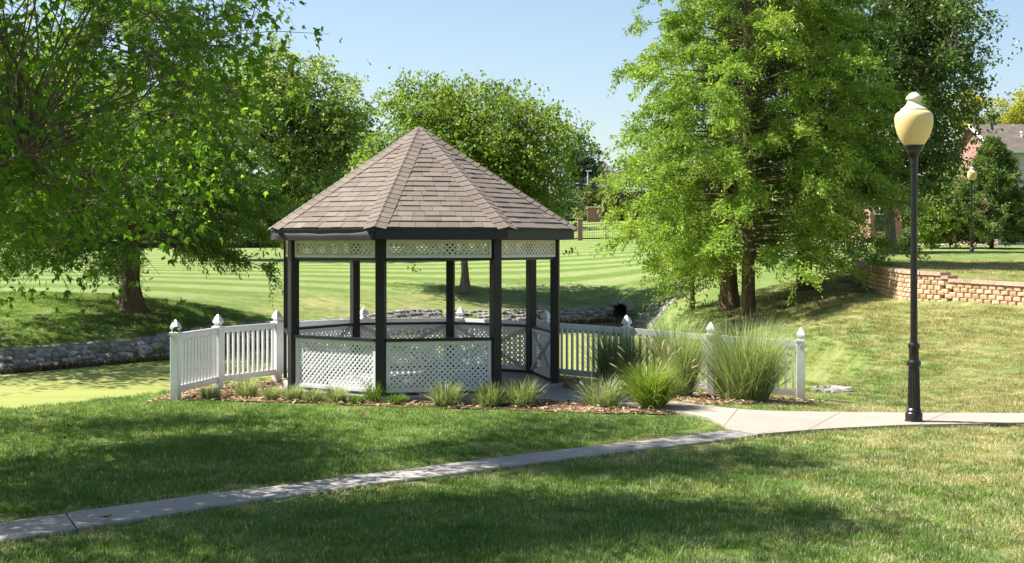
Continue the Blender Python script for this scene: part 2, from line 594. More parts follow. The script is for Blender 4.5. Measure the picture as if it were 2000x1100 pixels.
CP = np.array([
    (-8, -6, G0), (0, -6, G0), (8, -6, G0), (-14, 6, G0), (0, 6, G0), (10, 6, G0), (-10, 13, G0), (-4, 12, G0), (0, 12, G0), (5, 12, G0), (11, 12, G0 + .05),
    (-14, 18, G0), (-8, 19.3, G0), (-5, 20.3, G0), (-2, 19, G0), (2, 18, G0), (5.3, 17.4, G0), (8, 18, G0), (3.5, 20, G0), (0.5, 23.6, G0), (-4, 23, G0), (-2, 25, G0 - .02),
    (4.7, 21.6, -.3), (3.3, 22, -.24), (2, 22.6, -.17), (6, 22, -.3), (7, 20.2, -.16), (9, 20.5, 0.0), (12, 19, .1), (16, 17, .25),
    (8.2, 25, 0.0), (10, 26, .28), (12.3, 25.8, .52), (8, 29, .2), (10, 30.5, .62), (11.6, 30.4, .76), (9.9, 34, .76), (8.3, 34, .35), (7, 34, -.1), (10.2, 38, .84), (8.6, 38, .4), (10.8, 43, 1.08), (11.2, 46, 1.36),
    (9.2, 42, .67), (7.15, 40, .17), (6.9, 42.3, .15), (7, 48, .2), (9, 50, .9), (7.5, 56, .1),
    (-13.6, 35.2, -.5), (-10.4, 39.2, -.45), (-6.2, 48.2, -.42), (-2.4, 54.2, -.42), (2, 57, -.42), (5.5, 59.4, -.38), (-20, 31.5, -.5), (-30, 31, -.4),
    (-12.1, 42, .23), (-20, 42, .35), (-6, 52, .1), (-2.1, 60, .22), (4, 63, .2), (9, 62, 1.0), (-30, 45, .5), (-12, 58, .75), (-2, 72, .95), (6, 76, 1.35),
    (-30, 75, 1.2), (-12, 85, 1.35), (-35, 112, 1.85), (-17, 115, 1.9), (-5, 118, 2.35), (6, 122, 2.85), (20, 120, 2.9), (14, 80, 2.1), (60, 120, 3.0), (-70, 60, .8), (-70, 120, 2.0),
    (15, 62, 1.75), (17.8, 62, 1.95), (24, 69, 1.95), (20, 50, 1.75), (30, 45, 1.8), (26, 33, 1.5), (16, 36, 1.5), (34, 75, 2.1), (60, 60, 2.2), (16, 44, 1.65), (14, 52, 1.6), (40, 20, .9),
    (6, 140, 3.3), (-8, 140, 2.9), (10, 160, 5.2), (22, 160, 5.2), (0, 170, 5.0), (-80, 170, 3.2), (80, 170, 5.4)], float)


def tps_fit(cp, lam=0.4):
    P = cp[:, :2] / 20
    n = len(P)
    d2 = ((P[:, None] - P[None]) ** 2).sum(-1)
    K = np.where(d2 > 0, .5 * d2 * np.log(np.maximum(d2, 1e-12)), 0) + np.eye(n) * lam * .01
    Q = np.c_[np.ones(n), P]
    A = np.zeros((n + 3, n + 3))
    A[:n, :n] = K
    A[:n, n:] = Q
    A[n:, :n] = Q.T
    return P, np.linalg.solve(A, np.r_[cp[:, 2], 0, 0, 0])


TP, TW = tps_fit(CP)


def seg_dist(P, A, B):
    d = B - A
    t = np.clip(((P - A) @ d) / (d @ d), 0, 1)
    return np.hypot(*(P - A - t[:, None] * d).T)


def poly_dist(P, poly, closed=True):
    m = len(poly)
    D = np.full(len(P), 1e9)
    for i in range(m if closed else m - 1):
        D = np.minimum(D, seg_dist(P, poly[i], poly[(i + 1) % m]))
    return D


def inside(P, poly):
    poly = np.asarray(poly, float)
    r = np.zeros(len(P), bool)
    j = len(poly) - 1
    for i in range(len(poly)):
        xi, yi = poly[i]
        xj, yj = poly[j]
        with np.errstate(divide='ignore', invalid='ignore'):
            c = ((yi > P[:, 1]) != (yj > P[:, 1])) & (P[:, 0] < (xj - xi) * (P[:, 1] - yi) / (yj - yi + 1e-12) + xi)
        r ^= c
        j = i
    return r


TERRACE = np.vstack([WALL, [(60, 20), (60, 60), (16, 60)]])


def smooth(t):
    t = np.clip(t, 0, 1)
    return t * t * (3 - 2 * t)


def wall_top(P):
    """height of the wall top, by the depth of the nearest wall point"""
    return np.interp(P[:, 1], [26, 31, 33.05, 33.15, 34.9, 38, 43, 46, 49], [1.33, 1.40, 1.45, 1.60, 1.63, 1.66, 1.70, 1.80, 1.80])


def H(x, y):
    x = np.atleast_1d(np.asarray(x, float))
    y = np.atleast_1d(np.asarray(y, float))
    P = np.c_[x, y]
    Pc = np.c_[np.clip(x, -80, 80), np.clip(y, -6, 170)] / 20
    out = np.empty(len(P))
    for s in range(0, len(P), 20000):
        q = Pc[s:s + 20000]
        d2 = ((q[:, None] - TP[None]) ** 2).sum(-1)
        U = np.where(d2 > 0, .5 * d2 * np.log(np.maximum(d2, 1e-12)), 0)
        out[s:s + 20000] = U @ TW[:-3] + TW[-3] + q @ TW[-2:]
    # keep the near lawn level
    k = smooth((19 - y) / 4) * smooth((13 - np.abs(x)) / 4)
    out = out * (1 - k) + G0 * k
    # terrace behind the retaining wall
    ter = inside(P, TERRACE)
    dw = poly_dist(P, WALL, False)
    tz = np.maximum(wall_top(P) - .05, out)
    f = np.where(ter, smooth((dw - .16) / .12), 0) * smooth((60 - y) / 12)
    near = smooth((9 - dw) / 8)
    up = out + (tz - out) * near
    out = out + (up - out) * f
    # pond
    din = poly_dist(P, POND)
    ins = inside(P, POND)
    s = np.where(ins, -din, din)
    bw = 1.35
    g = smooth(s / bw) ** .8
    zb = WATER - .12
    out = np.where(s < bw, zb + (out - zb) * g, out)
    out = np.where(s < 0, WATER - .12 - .4 * smooth(-s / 2), out)
    return out


def h1(x, y):
    return float(H(x, y)[0])


def spaced(segs):
    r = [segs[0][0]]
    for a, b, st in segs:
        n = max(1, int(round((b - a) / st)))
        r += list(np.linspace(a, b, n + 1)[1:])
    return np.array(r)


def build_ground():
    xs = spaced([(-900, -120, 60), (-120, -40, 8), (-40, -18, 1.0), (-18, 16, .28), (16, 32, .8), (32, 120, 8), (120, 900, 60)])
    ys = spaced([(-60, 4, 8), (4, 9, 1), (9, 30, .27), (30, 62, .36), (62, 130, 1.2), (130, 200, 8), (200, 1800, 80)])
    X, Y = np.meshgrid(xs, ys)
    Z = H(X.ravel(), Y.ravel())
    Z += np.clip((Y.ravel() - 170) / 60, 0, 12)
    V = np.c_[X.ravel(), Y.ravel(), Z]
    nx, ny = len(xs), len(ys)
    i = (np.arange(ny - 1)[:, None] * nx + np.arange(nx - 1)[None]).ravel()
    Q = np.c_[i, i + 1, i + nx + 1, i + nx]
    me = bpy.data.meshes.new('ground')
    me.vertices.add(len(V))
    me.vertices.foreach_set('co', V.astype(np.float32).ravel())
    me.loops.add(Q.size)
    me.loops.foreach_set('vertex_index', Q.astype(np.int32).ravel())
    me.polygons.add(len(Q))
    me.polygons.foreach_set('loop_start', np.arange(0, Q.size, 4, dtype=np.int32))
    me.update(calc_edges=True)
    P = V[:, :2]
    y, x = P[:, 1], P[:, 0]
    dp = np.where(inside(P, POND), 0, poly_dist(P, POND))
    stripe = smooth((dp - 3.5) / 4) * smooth((y - 39) / 5) * np.where(x > 9.5, smooth((y - 60) / 6), 1)
    dry = .75 * smooth((x - 3.2) / 2.5) * smooth((24 - y) / 8) + .55 * smooth((x - 6) / 3) * smooth((48 - y) / 4) * (y > 17)
    # worn bank near the birch
    dry = np.maximum(dry, .7 * np.exp(-((x + 6) ** 2 + (y - 50.5) ** 2) / 9))
    dry = np.maximum(dry, .55 * np.exp(-((x + 2.5) ** 2 + (y - 56) ** 2) / 6))
    soil = np.zeros(len(P))
    for cx, cy, rx, ry in ((-11.2, 41.5, 2.0, .9), (8.4, 39.6, 3.0, 1.1), (9.9, 41.5, 2.2, .9), (-2.3, 59, .9, .7), (11.2, 43.0, 1.5, 1.8), (-4.5, 49.7, 1.5, .5), (0.2, 56.4, 2.5, .5)):
        soil = np.maximum(soil, np.exp(-(((x - cx) / rx) ** 2 + ((y - cy) / ry) ** 2)))
    soil = np.maximum(soil, .9 * smooth((1.1 - dp) / .6) * (x < 5.2))
    for nm, arr in (('stripe', stripe), ('dry', np.clip(dry, 0, 1)), ('soil', np.clip(soil * 1.1, 0, 1))):
        a = me.attributes.new(nm, 'FLOAT', 'POINT')
        a.data.foreach_set('value', arr.astype(np.float32))
    link('ground', me, M['lawn'], smooth=True, kind='structure')
    # pond surface
    b = MB()
    b.add([(px, py, WATER) for px, py in POND], [tuple(range(len(POND)))])
    b.build('pond_water', M['pond'], kind='structure', label='pond covered in bright green duckweed', )


build_ground()

# ------------------------------------------------------------------ walks
ZP = -0.085
UP = [(-260, 1064), (0, 1020), (200, 992), (395, 966), (550, 947), (740, 922), (1000, 889), (1200, 866), (1420, 840)]
LO = [(-260, 1105), (0, 1055), (115, 1036), (280, 1010), (450, 982), (625, 959), (775, 938), (1000, 908), (1175, 886), (1330, 867), (1478, 849)]
up = [unp(x, y, ZP) for x, y in UP]
lo = [unp(x, y, ZP) for x, y in LO]


def resample(pl, n):
    P = np.array(pl)
    d = np.r_[0, np.cumsum(np.hypot(*np.diff(P, axis=0).T))]
    t = np.linspace(0, d[-1], n)
    return np.c_[np.interp(t, d, P[:, 0]), np.interp(t, d, P[:, 1])]


def poly_slab(name, poly, z1, z0, mat, parent=None, bev=.012, **tags):
    P = np.array(poly)
    if 0.5 * np.sum(P[:, 0] * np.roll(P[:, 1], -1) - np.roll(P[:, 0], -1) * P[:, 1]) < 0:
        P = P[::-1]
    c = P.mean(0)
    b = MB()
    n = len(P)
    tint = random.random()
    nrm = []
    for i in range(n):
        e0 = P[i] - P[i - 1]
        e1 = P[(i + 1) % n] - P[i]
        nn = np.array([-(e0[1] / (np.hypot(*e0) + 1e-9) + e1[1] / (np.hypot(*e1) + 1e-9)), e0[0] / (np.hypot(*e0) + 1e-9) + e1[0] / (np.hypot(*e1) + 1e-9)])
        nrm.append(nn / (np.hypot(*nn) + 1e-9))
    Q = P + np.array(nrm) * bev
    vs = [(x, y, z0) for x, y in P] + [(x, y, z1 - bev) for x, y in P] + [(x, y, z1) for x, y in Q]
    fs = [tuple(range(n - 1, -1, -1)), tuple(range(2 * n, 3 * n))]
    for r in (0, 1):
        fs += [(r * n + i, r * n + (i + 1) % n, (r + 1) * n + (i + 1) % n, (r + 1) * n + i) for i in range(n)]
    b.add(vs, fs, tint)
    return b.build(name, mat, parent, **tags)


walk = thing('sidewalk', 'narrow grey concrete sidewalk crossing the lawn', None)
walk['kind'] = 'structure'
nslab = 6
u_, l_ = resample(up, nslab * 6 + 1), resample(lo, nslab * 6 + 1)
for k in range(nslab):
    a, c = u_[k * 6:k * 6 + 7].copy(), l_[k * 6:k * 6 + 7].copy()
    g = .006
    for arr in (a, c):
        arr[0] += (arr[1] - arr[0]) / np.hypot(*(arr[1] - arr[0])) * g
        arr[-1] += (arr[-2] - arr[-1]) / np.hypot(*(arr[-2] - arr[-1])) * g
    poly_slab('slab', list(c) + list(a[::-1]), ZP + random.uniform(-.004, .004), -.3, M['old_concrete'], walk)
SIDE_POLY = np.vstack([u_, l_[::-1]])

BR_UP = [(2260, 808.5), (2000, 808), (1750, 807), (1600, 805.5), (1480, 803), (1400, 796), (1330, 787), (1270, 778), (1200, 773), (1145, 769)]
BR_LO = [(2260, 823), (2000, 826), (1760, 831), (1620, 838), (1540, 844), (1480, 849.5), (1422, 839), (1405, 827), (1385, 816), (1335, 807), (1240, 797), (1130, 787)]
bu = [unp(x, y, ZP) for x, y in BR_UP]
bl = [unp(x, y, ZP) for x, y in BR_LO]
footp = thing('footpath', 'pale concrete path running to the gazebo', None)
footp['kind'] = 'structure'
GC = (-1.562, 22.23)
GR = 2.31
GTH = 3.744
GP = [(GC[0] + GR * math.cos(GTH + i * math.pi / 4), GC[1] + GR * math.sin(GTH + i * math.pi / 4)) for i in range(8)]  # A..H
nb = 6
bu_, bl_ = resample(bu, nb * 6 + 1), resample(bl, nb * 6 + 1)
for k in range(nb):
    a, c = bu_[k * 6:k * 6 + 7].copy(), bl_[k * 6:k * 6 + 7].copy()
    for arr in (a, c):
        arr[0] += (arr[1] - arr[0]) / np.hypot(*(arr[1] - arr[0])) * .003
        arr[-1] += (arr[-2] - arr[-1]) / np.hypot(*(arr[-2] - arr[-1])) * .003
    poly_slab('slab', list(a) + list(c[::-1]), ZP + .008 + .001 * k, -.3, M['concrete'], footp, .004)
Cc, Dd = np.array(GP[2]), np.array(GP[3])
apron = [tuple(Cc + (Dd - Cc) * .06), tuple(bl_[-1]), tuple(bu_[-1]), tuple(Dd + (Cc - Dd) * .02)]
poly_slab('slab', apron, ZP + .02, -.3, M['old_concrete'], footp)
BR_POLY = np.vstack([bu_, [GP[3]], [GP[2]], bl_[::-1]])

# ------------------------------------------------------------------ fence line and planting bed
FPOST = [(343, 20.3), (426, 21.84), (541, 23.1), (711, 24.78), (899, 24.9), (1067, 23.75), (1224, 22.6), (1388, 22.0), (1564, 21.6)]
FP = [(at(px, Y), Y) for px, Y in FPOST]
FTOP = [1.135, 1.135, 1.14, 1.12, 1.12, 1.11, 1.08, 1.0, .93]
bed_front = [unp(x, y, G0) for x, y in ((356, 783), (400, 785), (460, 786), (560, 789), (660, 793), (760, 797), (900, 801), (1000, 803), (1100, 807), (1200, 810), (1290, 812), (1345, 811))]
bed_front = [(x + random.uniform(-.05, .05), y + random.uniform(-.06, .06)) for x, y in resample(bed_front, 34)]
bed_right = [unp(1345, 790, G0), unp(1420, 790, G0), unp(1500, 784, G0), (4.3, 20.9), (4.75, 21.35)]
bed_back = [(x + (x - GC[0]) * .12, y + (y - GC[1]) * .14) for x, y in FP[::-1]]
BED = np.array(bed_front + bed_right + bed_back)


def fill_sheet(name, poly, mat, dz, step=.22, **tags):
    """sheet that follows the ground inside poly, cells cut on a fine grid"""
    mn, mx = poly.min(0), poly.max(0)
    xs, ys = np.arange(mn[0], mx[0] + step, step), np.arange(mn[1], mx[1] + step, step)
    from mathutils import geometry
    pts = [Vector((float(a), float(b))) for a, b in poly]
    X, Y = np.meshgrid(xs, ys)
    G = np.c_[X.ravel(), Y.ravel()]
    G = G[inside(G, poly) & (poly_dist(G, poly) > .06)]
    n0 = len(pts)
    pts += [Vector((float(a), float(b))) for a, b in G]
    r = geometry.delaunay_2d_cdt(pts, [(i, (i + 1) % n0) for i in range(n0)], [tuple(range(n0))], 1, 1e-6)
    V = np.array([(v.x, v.y) for v in r[0]])
    Z = H(V[:, 0], V[:, 1]) + dz
    me = bpy.data.meshes.new(name)
    me.from_pydata([(V[i, 0], V[i, 1], Z[i]) for i in range(len(V))], [], [tuple(f) for f in r[2]])
    return link(name, me, mat, smooth=True, **tags)


fill_sheet('mulch_bed', BED, M['mulch'], .018, kind='structure')


# ------------------------------------------------------------------ gazebo
def lattice_poly(W, Hh, period, sw):
    """strips at +-45 degrees clipped to the W x H rectangle"""
    out = []
    for sgn in (1, -1):
        k0 = -int((W + Hh) / period) - 2
        for k in range(k0, -k0):
            c = k * period
            hw = sw / 2 * math.sqrt(2)
            # strip |(u - sgn*v) - c| < hw
            poly = [(c - hw - sgn * 9 + 0, -9), (c + hw - sgn * 9, -9), (c + hw + sgn * 9, 9), (c - hw + sgn * 9, 9)]
            for ax, lim, keep in ((0, 0, 1), (0, W, -1), (1, 0, 1), (1, Hh, -1)):
                q = []
                for i in range(len(poly)):
                    a, b = poly[i - 1], poly[i]
                    ia, ib = (a[ax] - lim) * keep >= 0, (b[ax] - lim) * keep >= 0
                    if ia != ib:
                        t = (lim - a[ax]) / (b[ax] - a[ax])
                        q.append((a[0] + (b[0] - a[0]) * t, a[1] + (b[1] - a[1]) * t))
                    if ib:
                        q.append(b)
                poly = q
                if not poly:
                    break
            if len(poly) >= 3:
                out.append((sgn, poly))
    return out


def panel(parent, name, P0, P1, z0, z1, mat_l, mat_f, fw=.05, brace=False, brace_mat=None):
    """framed lattice panel between plan points P0, P1 (outside is to the right of P0->P1 when walking round counter clockwise)"""
    P0, P1 = np.array(P0), np.array(P1)
    L = np.hypot(*(P1 - P0))
    d = (P1 - P0) / L
    n = np.array([d[1], -d[0]])        # outward

    def w(u, v, o):
        p = P0 + d * u + n * o
        return (p[0], p[1], z0 + v)
    Hh = z1 - z0
    b = MB()
    for sgn, poly in lattice_poly(L - 2 * fw + .02, Hh - 2 * fw + .02, .086, .029):
        o = .001 if sgn > 0 else -.003
        th = .004
        poly = [(u + fw - .01, v + fw - .01) for u, v in poly]
        m = len(poly)
        ar = sum(poly[i - 1][0] * poly[i][1] - poly[i][0] * poly[i - 1][1] for i in range(m))
        if ar < 0:
            poly = poly[::-1]
        b.add([w(u, v, o) for u, v in poly] + [w(u, v, o + th) for u, v in poly],
              [tuple(range(m - 1, -1, -1)), tuple(range(m, 2 * m))] + [(i, (i + 1) % m, m + (i + 1) % m, m + i) for i in range(m)], random.random())
    lp = b.build(name, mat_l, parent)
    fb = MB()
    for (u0, v0, u1, v1) in ((0, 0, L, fw), (0, Hh - fw, L, Hh), (0, fw, fw, Hh - fw), (L - fw, fw, L, Hh - fw)):
        vs = [w(u, v, o) for o in (-.018, .022) for u, v in ((u0, v0), (u1, v0), (u1, v1), (u0, v1))]
        fb.add(vs, BOXF)
    fb.build('frame', mat_f, lp)
    if brace:
        for k, (ua, va, ub, vb) in enumerate(((.04, .03, L - .04, Hh - .03), (.04, Hh - .03, L - .04, .03))):
            bb = MB()
            o = -.035 - k * .014
            dv = Vector((ub - ua, vb - va))
            dl = dv.normalized()
            pr = Vector((-dl.y, dl.x)) * .028
            poly = [(ua + pr.x, va + pr.y), (ua - pr.x, va - pr.y), (ub - pr.x, vb - pr.y), (ub + pr.x, vb + pr.y)]
            bb.add([w(u, v, o) for u, v in poly] + [w(u, v, o + .012) for u, v in poly], BOXF)
            bb.build('brace', brace_mat, lp)
    return lp


def build_gazebo():
    g = thing('gazebo', 'octagonal gazebo with brown shingle roof, dark posts and white lattice panels', 'gazebo', (0, 0, 0))
    # floor
    fl = [(GC[0] + 2.42 * math.cos(GTH + i * math.pi / 4), GC[1] + 2.42 * math.sin(GTH + i * math.pi / 4)) for i in range(8)]
    poly_slab('floor', fl, 0.0, -.3, M['old_concrete'], g)
    ZT = 2.37
    # posts
    for i, (x, y) in enumerate(GP):
        b = MB()
        a = GTH + i * math.pi / 4
        h = .07
        c = .006
        pts = [(-h, -h + c), (-h + c, -h), (h - c, -h), (h, -h + c), (h, h - c), (h - c, h), (-h + c, h), (-h, h - c)]
        pl = [(px * math.cos(a) - py * math.sin(a), px * math.sin(a) + py * math.cos(a)) for px, py in pts]
        b.prism(pl, .002, ZT + .12)
        o = b.build('post', M['post_paint'], g)
        o.location = (x, y, 0)
    # bays
    for i in range(8):
        P0, P1 = np.array(GP[i]), np.array(GP[(i + 1) % 8])
        d = (P1 - P0) / np.hypot(*(P1 - P0))
        n = np.array([d[1], -d[0]])
        a0, a1 = P0 + d * .075, P1 - d * .075
        front = i in (0, 1)
        if i != 2:       # the bay between C and D is the way in
            panel(g, 'lattice_panel', a0 + n * .012, a1 + n * .012, .045, .815, M['white_paint'], M['white_paint'], .052, True, M['old_wood'])
            b = MB()
            c = (a0 + a1) / 2 + n * .012
            L = np.hypot(*(a1 - a0))
            b.box((c[0], c[1], .838), L, .13, .044, math.atan2(d[1], d[0]))
            b.build('handrail', M['black_paint'], g)
            b = MB()
            b.box((c[0], c[1], .022), L, .06, .04, math.atan2(d[1], d[0]))
            b.build('bottom_rail', M['brown_black'], g)
        # upper frieze
        panel(g, 'frieze_panel', a0 + n * .03, a1 + n * .03, 2.085, 2.36, M['cream_paint'], M['cream_paint'], .038)
        b = MB()
        c = (a0 + a1) / 2
        b.box((c[0], c[1], 2.062), np.hypot(*(a1 - a0)), .07, .042, math.atan2(d[1], d[0]))
        b.build('frieze_beam', M['black_paint'], g)
        b = MB()
        b.box((c[0], c[1], 2.44), np.hypot(*(a1 - a0)), .05, .14, math.atan2(d[1], d[0]))
        b.build('header', M['brown_black'], g)
    # roof
    RE, ZE, ZA = 2.63, 2.545, 4.25
    EP = [Vector((GC[0] + RE * math.cos(GTH + i * math.pi / 4), GC[1] + RE * math.sin(GTH + i * math.pi / 4), ZE)) for i in range(8)]
    apex = Vector((GC[0], GC[1], ZA))
    b = MB()
    lowv = [p - Vector((0, 0, .03)) for p in EP]
    b.add(EP + [apex] + lowv + [apex - Vector((0, 0, .05))],
          [(i, (i + 1) % 8, 8) for i in range(8)] + [(9 + (i + 1) % 8, 9 + i, 17) for i in range(8)] + [(9 + i, 9 + (i + 1) % 8, (i + 1) % 8, i) for i in range(8)])
    roof = b.build('roof', M['brown_black'], g)
    # fascia boards
    for i in range(8):
        p, q = EP[i].copy(), EP[(i + 1) % 8].copy()
        d = (q - p).normalized()
        n = Vector((d.y, -d.x, 0))
        b = MB()
        p2, q2 = p - n * .012, q - n * .012
        b.beam(p2 + Vector((0, 0, -.105)) + d * .004, q2 + Vector((0, 0, -.105)) - d * .004, .024, .145)
        b.build('fascia', M['black_paint'] if i in (0, 1) else M['brown_black'], roof)
        b = MB()
        b.beam(p + n * .008 + Vector((0, 0, -.016)), q + n * .008 + Vector((0, 0, -.016)), .028, .028)
        b.build('drip_edge', M['flashing'], roof)
    # loose metal flashing on the A-B side
    p, q = EP[0], EP[1]
    d = (q - p).normalized()
    n = Vector((d.y, -d.x, 0))
    L = (q - p).length
    b = MB()
    N = 26
    vs, fs = [], []
    for k in range(N + 1):
        t = k / N
        tz = -.088 + .006 * math.sin(t * 9) + (.028 * math.exp(-((t - .95) / .05) ** 2)) + .005 * math.sin(t * 23)
        out = .012 + .007 * math.sin(t * 5 + 1) ** 2
        base = p + d * (L * t)
        for (zz, oo) in ((tz, out + .004), (-.135, .016), (-.186, .012), (-.19, .0)):
            vs.append(base + n * oo + Vector((0, 0, zz)))
    for k in range(N):
        for j in range(3):
            fs.append((k * 4 + j, (k + 1) * 4 + j, (k + 1) * 4 + j + 1, k * 4 + j + 1))
    b.add(vs, fs)
    fo = b.build('loose_flashing', M['flashing'], roof, smooth='auto', label='grey metal flashing bulging from the fascia')
    md = fo.modifiers.new('thickness', 'SOLIDIFY')
    md.thickness = .003
    # shingles
    spare = MB()
    count = 0
    for i in (1, 0, 2, 3, 4, 5, 6, 7):
        p, q = EP[i], EP[(i + 1) % 8]
        d = (q - p).normalized()
        mid = (p + q) / 2
        upv = (apex - mid)
        Ls = upv.length
        upv.normalize()
        nv = d.cross(upv).normalized()
        W = (q - p).length
        nc = 21
        e = Ls / nc
        for c in range(nc):
            v0, v1 = c * e - (.02 if c == 0 else 0), min((c + 1) * e * 1.0 + e * .3, Ls * .995)
            hw0 = W / 2 * (1 - max(v0, 0) / Ls)
            u = -hw0 - random.uniform(0, .22)
            while u < hw0:
                w_ = random.choice((.17, .2, .24, .28, .33))
                u0, u1 = u + .003, u + w_ - .003
                u += w_

                def lim(uu, vv):
                    hw = W / 2 * (1 - max(vv, 0) / Ls)
                    return max(-hw, min(hw, uu))
                th = random.choice((.006, .007, .012, .014))
                pts = [(lim(u0, v0), v0), (lim(u1, v0), v0), (lim(u1, v1), v1), (lim(u0, v1), v1)]
                if pts[1][0] - pts[0][0] < .02:
                    continue
                vs = []
                for lay in (0, 1):
                    for j, (uu, vv) in enumerate(pts):
                        hgt = .004 + (.010 if j < 2 else .0005) + (lay * th if j < 2 else lay * .004)
                        vs.append(mid + d * uu + upv * vv + nv * hgt)
                tn = random.choice((.1, .3, .4, .5, .5, .6, .7, .9)) * .9
                if i in (0, 1, 2) and count < 300 and pts[1][0] - pts[0][0] > .09:
                    b = MB()
                    b.add(vs, BOXF, tn)
                    b.build('shingle', M['shingle'], roof)
                    count += 1
                else:
                    spare.add(vs, BOXF, tn)
    spare.build('shingle_field', M['shingle'], roof, kind='stuff')
    # ridge caps
    spare = MB()
    for i in range(8):
        p = EP[i]
        dr = apex - p
        Lr = dr.length
        dr.normalize()
        l = (EP[i - 1] - p).normalized()
        r = (EP[(i + 1) % 8] - p).normalized()
        mid1, mid0 = (EP[(i + 1) % 8] + p) / 2, (EP[i - 1] + p) / 2
        nr = r.cross((apex - mid1).normalized()).normalized()
        nl = (-l).cross((apex - mid0).normalized()).normalized()
        sr = dr.cross(nr) * -1
        sr = nr.cross(dr).normalized() * -1
        sl = dr.cross(nl).normalized() * -1
        # directions lying in each roof plane, square to the hip, pointing away from it
        sr = (r - dr * r.dot(dr)).normalized()
        sl = (l - dr * l.dot(dr)).normalized()
        nu = (nr + nl).normalized()
        nc = 23
        e = Lr / nc
        for c in range(nc):
            t0, t1 = c * e - (.03 if c == 0 else 0), (c + 1) * e + e * .3
            t1 = min(t1, Lr * .999)
            wd = min(.175, .02 + .35 * (Lr - t0))
            vs = []
            for lay in (0, .007):
                for t, hh in ((t0, .026), (t1, .016)):
                    base = p + dr * t
                    w2 = wd if t == t0 else min(wd, .02 + .35 * (Lr - t1))
                    vs += [base + sl * w2 + nl * (hh * .9 + lay), base + sl * .03 + nl * (hh + lay), base + nu * (hh + .012 + lay), base + sr * .03 + nr * (hh + lay), base + sr * w2 + nr * (hh * .9 + lay)]
            fs = []
            for k in range(4):
                fs.append((10 + k, 11 + k, 16 + k, 15 + k))
                fs.append((k + 1, k, 5 + k, 6 + k))
                fs.append((k, k + 1, 11 + k, 10 + k))
                fs.append((6 + k, 5 + k, 15 + k, 16 + k))
            fs += [(0, 10, 15, 5), (9, 19, 14, 4)]
            tn = random.uniform(.25, .7)
            if i in (0, 1, 2, 3):
                b = MB()
                b.add(vs, fs, tn)
                b.build('ridge_cap', M['shingle'], roof)
            else:
                spare.add(vs, fs, tn)
    spare.build('ridge_cap_field', M['shingle'], roof, kind='stuff')
    return g


build_gazebo()


# ------------------------------------------------------------------ fence
def build_fence():
    f = thing('picket_fence', 'white vinyl picket fence curving round behind the gazebo', 'fence')
    n = len(FP)
    w = .0635
    prof = [(.066, .0), (.066, .012), (.078, .014), (.078, .05), (.046, .062), (.04, .085), (.05, .098), (.068, .112), (.066, .135), (.045, .19), (.018, .235), (.004, .25)]
    post_me = fin_me = None
    tops = []
    for i, (x, y) in enumerate(FP):
        a = FP[max(0, i - 1)]
        c = FP[min(n - 1, i + 1)]
        ang = math.atan2(c[1] - a[1], c[0] - a[0])
        zt = FTOP[i] - .25
        zg = h1(x, y) - .15
        b = MB()
        cc = .006
        pts = [(-w, -w + cc), (-w + cc, -w), (w - cc, -w), (w, -w + cc), (w, w - cc), (w - cc, w), (-w + cc, w), (-w, w - cc)]
        b.prism(pts, zg, zt)
        po = b.build('post', M['vinyl'], f)
        po.location = (x, y, 0)
        po.rotation_euler = (0, 0, ang)
        b = MB()
        vs, fs = [], []
        for r, z in prof:
            vs += [(-r, -r, z), (r, -r, z), (r, r, z), (-r, r, z)]
        for k in range(len(prof) - 1):
            for j in range(4):
                fs.append((k * 4 + j, k * 4 + (j + 1) % 4, (k + 1) * 4 + (j + 1) % 4, (k + 1) * 4 + j))
        fs += [(3, 2, 1, 0), tuple(4 * (len(prof) - 1) + j for j in range(4))]
        b.add(vs, fs)
        fi = b.build('finial', M['vinyl'], po)
        fi.location = (0, 0, zt)
        tops.append(zt)
    for i in range(n - 1):
        p, q = Vector((*FP[i], 0)), Vector((*FP[i + 1], 0))
        d = (q - p).normalized()
        L = (q - p).length
        zt0, zt1 = tops[i] + .035, tops[i + 1] + .035
        p0, q0 = p + d * .06, q - d * .06

        def zz(t, off):
            return zt0 + (zt1 - zt0) * t + off
        for nm, off, hh in (('top_rail', -.05, .10), ('bottom_rail', -.86, .10)):
            b = MB()
            b.beam(Vector((p0.x, p0.y, zz(.04, off))), Vector((q0.x, q0.y, zz(.96, off))), .045, hh)
            b.build(nm, M['vinyl'], f)
        m = int(round((L - .12) / .118))
        for k in range(m):
            t = (k + .5) / m
            c = p0 + (q0 - p0) * t
            b = MB()
            z1, z0 = zz(t, -.09), zz(t, -.82)
            b.box((0, 0, (z0 + z1) / 2), .036, .034, z1 - z0)
            o = b.build('picket', M['vinyl'], f)
            o.location = (c.x, c.y, 0)
            o.rotation_euler = (0, 0, math.atan2(d.y, d.x))


build_fence()


